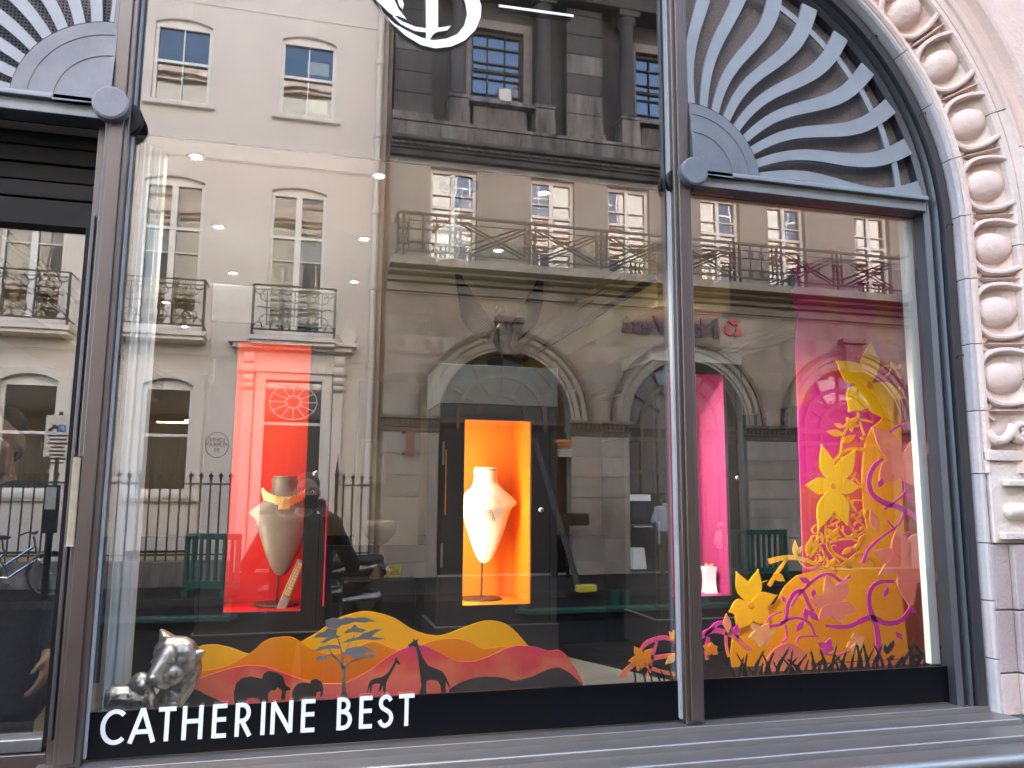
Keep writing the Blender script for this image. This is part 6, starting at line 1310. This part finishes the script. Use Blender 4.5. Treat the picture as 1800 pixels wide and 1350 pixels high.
m2 = MB(); m2.v = [(a, -b, c) for a, b, c in m.v]; m2.f = [tuple(reversed(q)) for q in m.f]
organic('body', m2, bp, t, .022, 8)
m = FM(); m.cap((sxr - .12, SYc, g0 + .84), (sxr - .78, SYc, g0 + .80), .075, .085); m.cap((sxr - .14, SYc + .07, g0 + .83), (sxr - .76, SYc + .07, g0 + .79), .06, .07); m.cap((sxr - .14, SYc - .07, g0 + .83), (sxr - .76, SYc - .07, g0 + .79), .06, .07); part('seat', m, MT['rubber'], t, smooth=True)
m = FM(); m.tube(catmull([(sxr - 1.2, SYc - .34, g0 + 1.06), (sxr - 1.3, SYc - .2, g0 + 1.1), (sxr - 1.36, SYc, g0 + 1.06), (sxr - 1.3, SYc + .2, g0 + 1.1), (sxr - 1.2, SYc + .34, g0 + 1.06)], 4), .018, 8); part('handlebar', m, MT['iron'], t)
for s in (-1, 1): m = FM(); m.tube([(sxr - 1.3, SYc + s * .22, g0 + 1.1), (sxr - 1.32, SYc + s * .3, g0 + 1.28)], .007, 5); m.ell((sxr - 1.32, SYc + s * .33, g0 + 1.3), (.015, .06, .04)); part('mirror', m, MT['iron'], t)
m = FM(); m.ell((sxr + .02, SYc - .05, g0 + .70), (.04, .09, .05)); part('tail_lamp', m, MT['whitep'], t, smooth=True)
ux = Vector((.10, .055, 0)); nx = Vector((.055, -.1, .02)).normalized(); pc = Vector((sxr + .10, SYc - .08, g0 + .80 - .12))
m = FM(); m.obox(pc, ux, nx * .004, (0.01, 0, .085)); pl = part('number_plate', m, MT['plate'], t)
for tx, dz in (('LD08', .038), ('ZSW', -.038)):
    vs, fs = text_mb(tx, .085, .002); m = FM(); u = ux.normalized(); m.add([pc + nx * (.006 + 0) + u * (-v.x) * 1 + Vector((0, 0, dz + v.y)) + nx * v.z for v in vs], fs); part('plate_text', m, MT['black'], pl)
m = FM(); m.tube([(sxr - .1, SYc - .16, g0 + .34), (sxr - .62, SYc - .17, g0 + .28)], [.06, .04], 12); part('exhaust', m, MT['grille'], t)
m = FM(); m.tube([(sxr - .6, SYc - .1, g0 + .25), (sxr - .66, SYc - .2, g0 + .01)], .014, 6); part('stand', m, MT['iron'], t)
# ================================================================ PEOPLE
def hand(m, w, d, n, side, curl, s=1.0):
    """palm, four unequal bent fingers and a thumb; w wrist, d towards the fingers, n palm side, side towards the thumb"""
    w = Vector(w); d = Vector(d).normalized(); n = Vector(n); n = (n - d * n.dot(d)).normalized(); b = d.cross(n); b = b if b.dot(Vector(side)) > 0 else -b
    m.cap(w, w + d * .03 * s, .026 * s, .026 * s)
    for k, o in enumerate((-.028, -.010, .010, .028)): m.cap(w + d * .02 * s + b * o * .5 * s, w + d * .085 * s + b * o * s, .016 * s, .0125 * s, 8)
    L = (.058, .070, .076, .068)
    for k, o in enumerate((-.030, -.0105, .0105, .030)):
        p0 = w + d * .088 * s + b * o * s; a = curl; l = L[k] * s; p1 = p0 + (d * cos(a) + n * sin(a)) * l * .45; p2 = p1 + (d * cos(a * 1.9) + n * sin(a * 1.9)) * l * .32; p3 = p2 + (d * cos(a * 2.5) + n * sin(a * 2.5)) * l * .25
        m.cap(p0, p1, .0098 * s, .009 * s, 8); m.cap(p1, p2, .009 * s, .0082 * s, 8); m.cap(p2, p3, .0082 * s, .007 * s, 8)
    t0 = w + d * .025 * s + b * .022 * s; t1 = t0 + (d * .6 + b * .75 + n * .2).normalized() * .042 * s; t2 = t1 + (d * .9 + b * .25 + n * .45).normalized() * .032 * s
    m.cap(t0, t1, .014 * s, .0105 * s, 8); m.cap(t1, t2, .0105 * s, .008 * s, 8)
def person(label, base, face, J, wear, hair=True, s=1.0, hat=None, curl=.35, vox=.0095):
    """J gives joints in the body's own frame (+y ahead, +x its right hand side); wear = torso, legs, shoes materials"""
    t = thing('person', label, 'person', base); M = Matrix.Translation(Vector(base)) @ Matrix.Rotation(face, 4, 'Z'); Q = lambda p: M @ (Vector(p) * s)
    D = lambda p: (M.to_3x3() @ Vector(p))
    d = dict(pel=(0, 0, .95), chest=(0, .0, 1.30), neck=(0, -.01, 1.49), head=(0, .03, 1.62), hipL=(-.09, 0, .92), hipR=(.09, 0, .92), kneL=(-.10, .02, .50), kneR=(.10, .02, .50), ankL=(-.10, -.02, .09), ankR=(.10, -.02, .09), shL=(-.185, 0, 1.42), shR=(.185, 0, 1.42), elL=(-.24, -.02, 1.14), elR=(.24, -.02, 1.14), wrL=(-.24, .08, .90), wrR=(.24, .08, .90), hdL=(0, .1, -1), hdR=(0, .1, -1), nL=(1, 0, 0), nR=(-1, 0, 0), look=(0, 1, 0), thL=(0, 1, 0), thR=(0, 1, 0))
    d.update(J); m = MB(); C = lambda a, b, r0, r1: m.cap(Q(a), Q(b), r0 * s, r1 * s)
    lk = Vector(d['look']).normalized(); hd = Vector(d['head']); rt = lk.cross(Vector((0, 0, 1))).normalized(); up = rt.cross(lk).normalized()
    Rh = M.to_3x3() @ Matrix((rt, lk, up)).transposed()
    E_ = lambda p, r: m.ell(Q(hd + rt * p[0] + lk * p[1] + up * p[2]), [q * s for q in r], 16, 10, Rh)
    E_((0, -.005, .035), (.075, .092, .085)); E_((0, .02, -.035), (.058, .070, .075)); E_((0, .055, -.085), (.032, .03, .022))
    E_((0, .088, -.018), (.013, .022, .022)); E_((0, .084, .012), (.010, .014, .03)); E_((0, .074, .034), (.05, .018, .012)); E_((0, .078, -.055), (.024, .012, .007)); E_((0, .076, -.067), (.02, .012, .006))
    for sx in (-1, 1): E_((sx * .076, -.01, -.005), (.012, .022, .032)); E_((sx * .04, .06, -.02), (.022, .02, .018))
    C(d['neck'], hd + Vector((0, -.01, -.05)), .055, .052); C(d['chest'], d['neck'], .10, .06)
    def trunk(mm, g):
        Cc = lambda a, b, r0, r1: mm.cap(Q(a), Q(b), (r0 + g) * s, (r1 + g) * s)
        ch = Vector(d['chest']); pe = Vector(d['pel'])
        for o in (-.085, 0, .085): Cc(pe + Vector((o, 0, 0)), ch + Vector((o * 1.05, .005, 0)), .095, .105)
        Cc(d['shL'], d['shR'], .062, .062); Cc(ch + Vector((-.08, 0, .05)), Vector(d['shL']) + Vector((.03, 0, 0)), .09, .06); Cc(ch + Vector((.08, 0, .05)), Vector(d['shR']) + Vector((-.03, 0, 0)), .09, .06)
    def arms(mm, g, cut=1.0):
        Cc = lambda a, b, r0, r1: mm.cap(Q(a), Q(b), (r0 + g) * s, (r1 + g) * s)
        for k in 'LR':
            Cc(d['sh' + k], d['el' + k], .052, .042); e = Vector(d['el' + k]); Cc(e, e.lerp(Vector(d['wr' + k]), cut), .042, .030)
    def legs(mm, g, cut=1.0):
        Cc = lambda a, b, r0, r1: mm.cap(Q(a), Q(b), (r0 + g) * s, (r1 + g) * s)
        Cc(d['hipL'], d['hipR'], .10, .10)
        for k in 'LR': Cc(d['hip' + k], d['kne' + k], .088, .06); e = Vector(d['kne' + k]); Cc(e, e.lerp(Vector(d['ank' + k]), cut), .06, .045)
    trunk(m, 0); arms(m, 0); legs(m, 0)
    for k, sd in (('L', 1), ('R', -1)):
        a = Vector(d['ank' + k]); C(a, a + Vector((0, 0, -.03)), .042, .04)
        hand(m, Q(d['wr' + k]), D(d['hd' + k]), D(d['n' + k]), D(d['th' + k]), curl, s)
    organic('body', m, MT['skin'], t, vox, 2, .4)
    tm_, lm, sm_ = wear
    m = MB(); trunk(m, .014); arms(m, .013, .93)
    if wear[0] in (MT['coat'], MT['navy']):
        pe = Vector(d['pel'])
        for o in (-.09, 0, .09): m.cap(Q(pe + Vector((o, 0, .05))), Q(pe + Vector((o * 1.15, 0, -.16))), .115 * s, .12 * s)
    organic('coat' if wear[0] in (MT['coat'], MT['navy']) else 'shirt', m, tm_, t, .014, 5)
    m = MB(); legs(m, .016); organic('trousers', m, lm, t, .014, 5)
    for k in 'LR':
        a = Vector(d['ank' + k]); m = MB(); m.cap(Q(a + Vector((0, -.03, -.045))), Q(a + Vector((0, .14, -.055))), .046 * s, .036 * s); m.cap(Q(a), Q(a + Vector((0, -.02, -.03))), .052 * s, .05 * s); organic('shoe', m, sm_, t, .012, 3)
    if hair:
        m = MB(); hh = lambda p, r: m.ell(Q(hd + rt * p[0] + lk * p[1] + up * p[2]), [q * s for q in r], 16, 10, Rh)
        hh((0, -.02, .055), (.083, .094, .078)); hh((0, -.055, .0), (.076, .06, .08)); organic('hair', m, MT['hair'], t, .010, 2)
    for sx in (-1, 1):
        m = MB(); m.ell(Q(hd + rt * sx * .032 + lk * .077 + up * .008), [.013 * s, .009 * s, .009 * s], 10, 6, Rh); e = part('eye', m, MT['white'], t, smooth=True)
        m = MB(); m.ell(Q(hd + rt * sx * .032 + lk * .0845 + up * .008), [.006 * s, .003 * s, .006 * s], 8, 5, Rh); part('iris', m, MT['hair'], e)
    if hat is not None:
        m = MB(); m.ell(Q(hd + up * .085 - lk * .01), [.092 * s, .105 * s, .075 * s], 18, 8, Rh); m.lathe([(.10 * s, 0), (.155 * s, -.012 * s), (.155 * s, -.02 * s), (.1 * s, -.012 * s)], Q(hd + up * .07), 24); part('hat', m, hat, t, smooth=True)
    return t
# photographer, facing the glass, both hands on the phone
ph = dict(head=(0.02, .04, 1.63), look=(0, 1, -.05), elL=(-.32, .16, 1.17), elR=(.32, .16, 1.17), wrL=(-.135, .36, 1.50), wrR=(.135, .36, 1.50), hdL=(.35, .35, .75), hdR=(-.35, .35, .75), nL=(.5, .8, -.2), nR=(-.5, .8, -.2), thL=(1, 0, .3), thR=(-1, 0, .3))
person('photographer in a black coat holding up a phone towards the window', (0.0, -2.99, 0), 0, ph, (MT['coat'], MT['navy'], MT['rubber']), curl=.5)
t = thing('phone', 'slim black phone held level in the photographer\'s hands', 'phone', (0.0, -2.52, 1.6))
m = MB(); m.box(-.082, .082, -2.522, -2.513, 1.535, 1.612); part('phone_body', m, MT['black'], t, bevel=.004)
m = MB(); m.lathe([(.001, 0), (.010, 0), (.011, -.004), (.011, -.008)], (0, -2.505, 1.6), 16, 'y'); part('lens_ring', m, MT['grille'], t)
# doorman behind the door glass
dx, dz = W(6, 775, .75)
jd = dict(head=(0, .03, 1.66), look=(.0, 1, -.05), neck=(0, -.01, 1.53), chest=(0, 0, 1.34), pel=(0, 0, .98), shL=(-.2, 0, 1.46), shR=(.2, 0, 1.46), elL=(-.25, -.02, 1.2), wrL=(-.24, .1, .98), elR=(.27, 0, 1.18), wrR=(.235, .12, .96), hdR=(-.15, .25, -.9), hdL=(.1, .2, -1))
person('man in a dark suit standing inside behind the door glass at the left edge', (dx - .02, .78, .05), pi, jd, (MT['navy'], MT['coat'], MT['rubber']), s=dz / 1.68 * .98)
# man at the cash machine and a passer-by child
ma = dict(head=(-.02, .09, 1.60), look=(-.1, 1, -.5), elL=(-.30, .10, 1.16), wrL=(-.20, .36, 1.12), hdL=(.1, 1, .1), nL=(0, 0, -1), thL=(1, 0, 0), elR=(.27, .03, 1.16), wrR=(.16, .24, 1.06), hdR=(-.3, 1, 0), nR=(0, 0, -1), thR=(-1, 0, 0))
mx_, mz_ = W(1168, 872, 13.3)
person('man in a pale blue shirt using the cash machine, seen from behind', (mx_, -13.25, 0), pi, ma, (MT['shirt'], MT['trous'], MT['rubber']), s=.98, vox=.012)
cx2, cz2 = W(1268, 918, 12.6)
person('child in a pale coat and sun hat, reflected over the pink niche', (cx2, -12.6, 0), pi * .9, dict(elR=(.25, .05, 1.15), wrR=(.12, .2, 1.15)), (pm('pale coat', (.42, .36, .34), (.36, .3, .28), 20, .9), MT['trous'], MT['rubber']), s=cz2 / 1.78, hat=pm('straw hat', (.5, .42, .34), (.42, .35, .28), 40, .8), vox=.012)
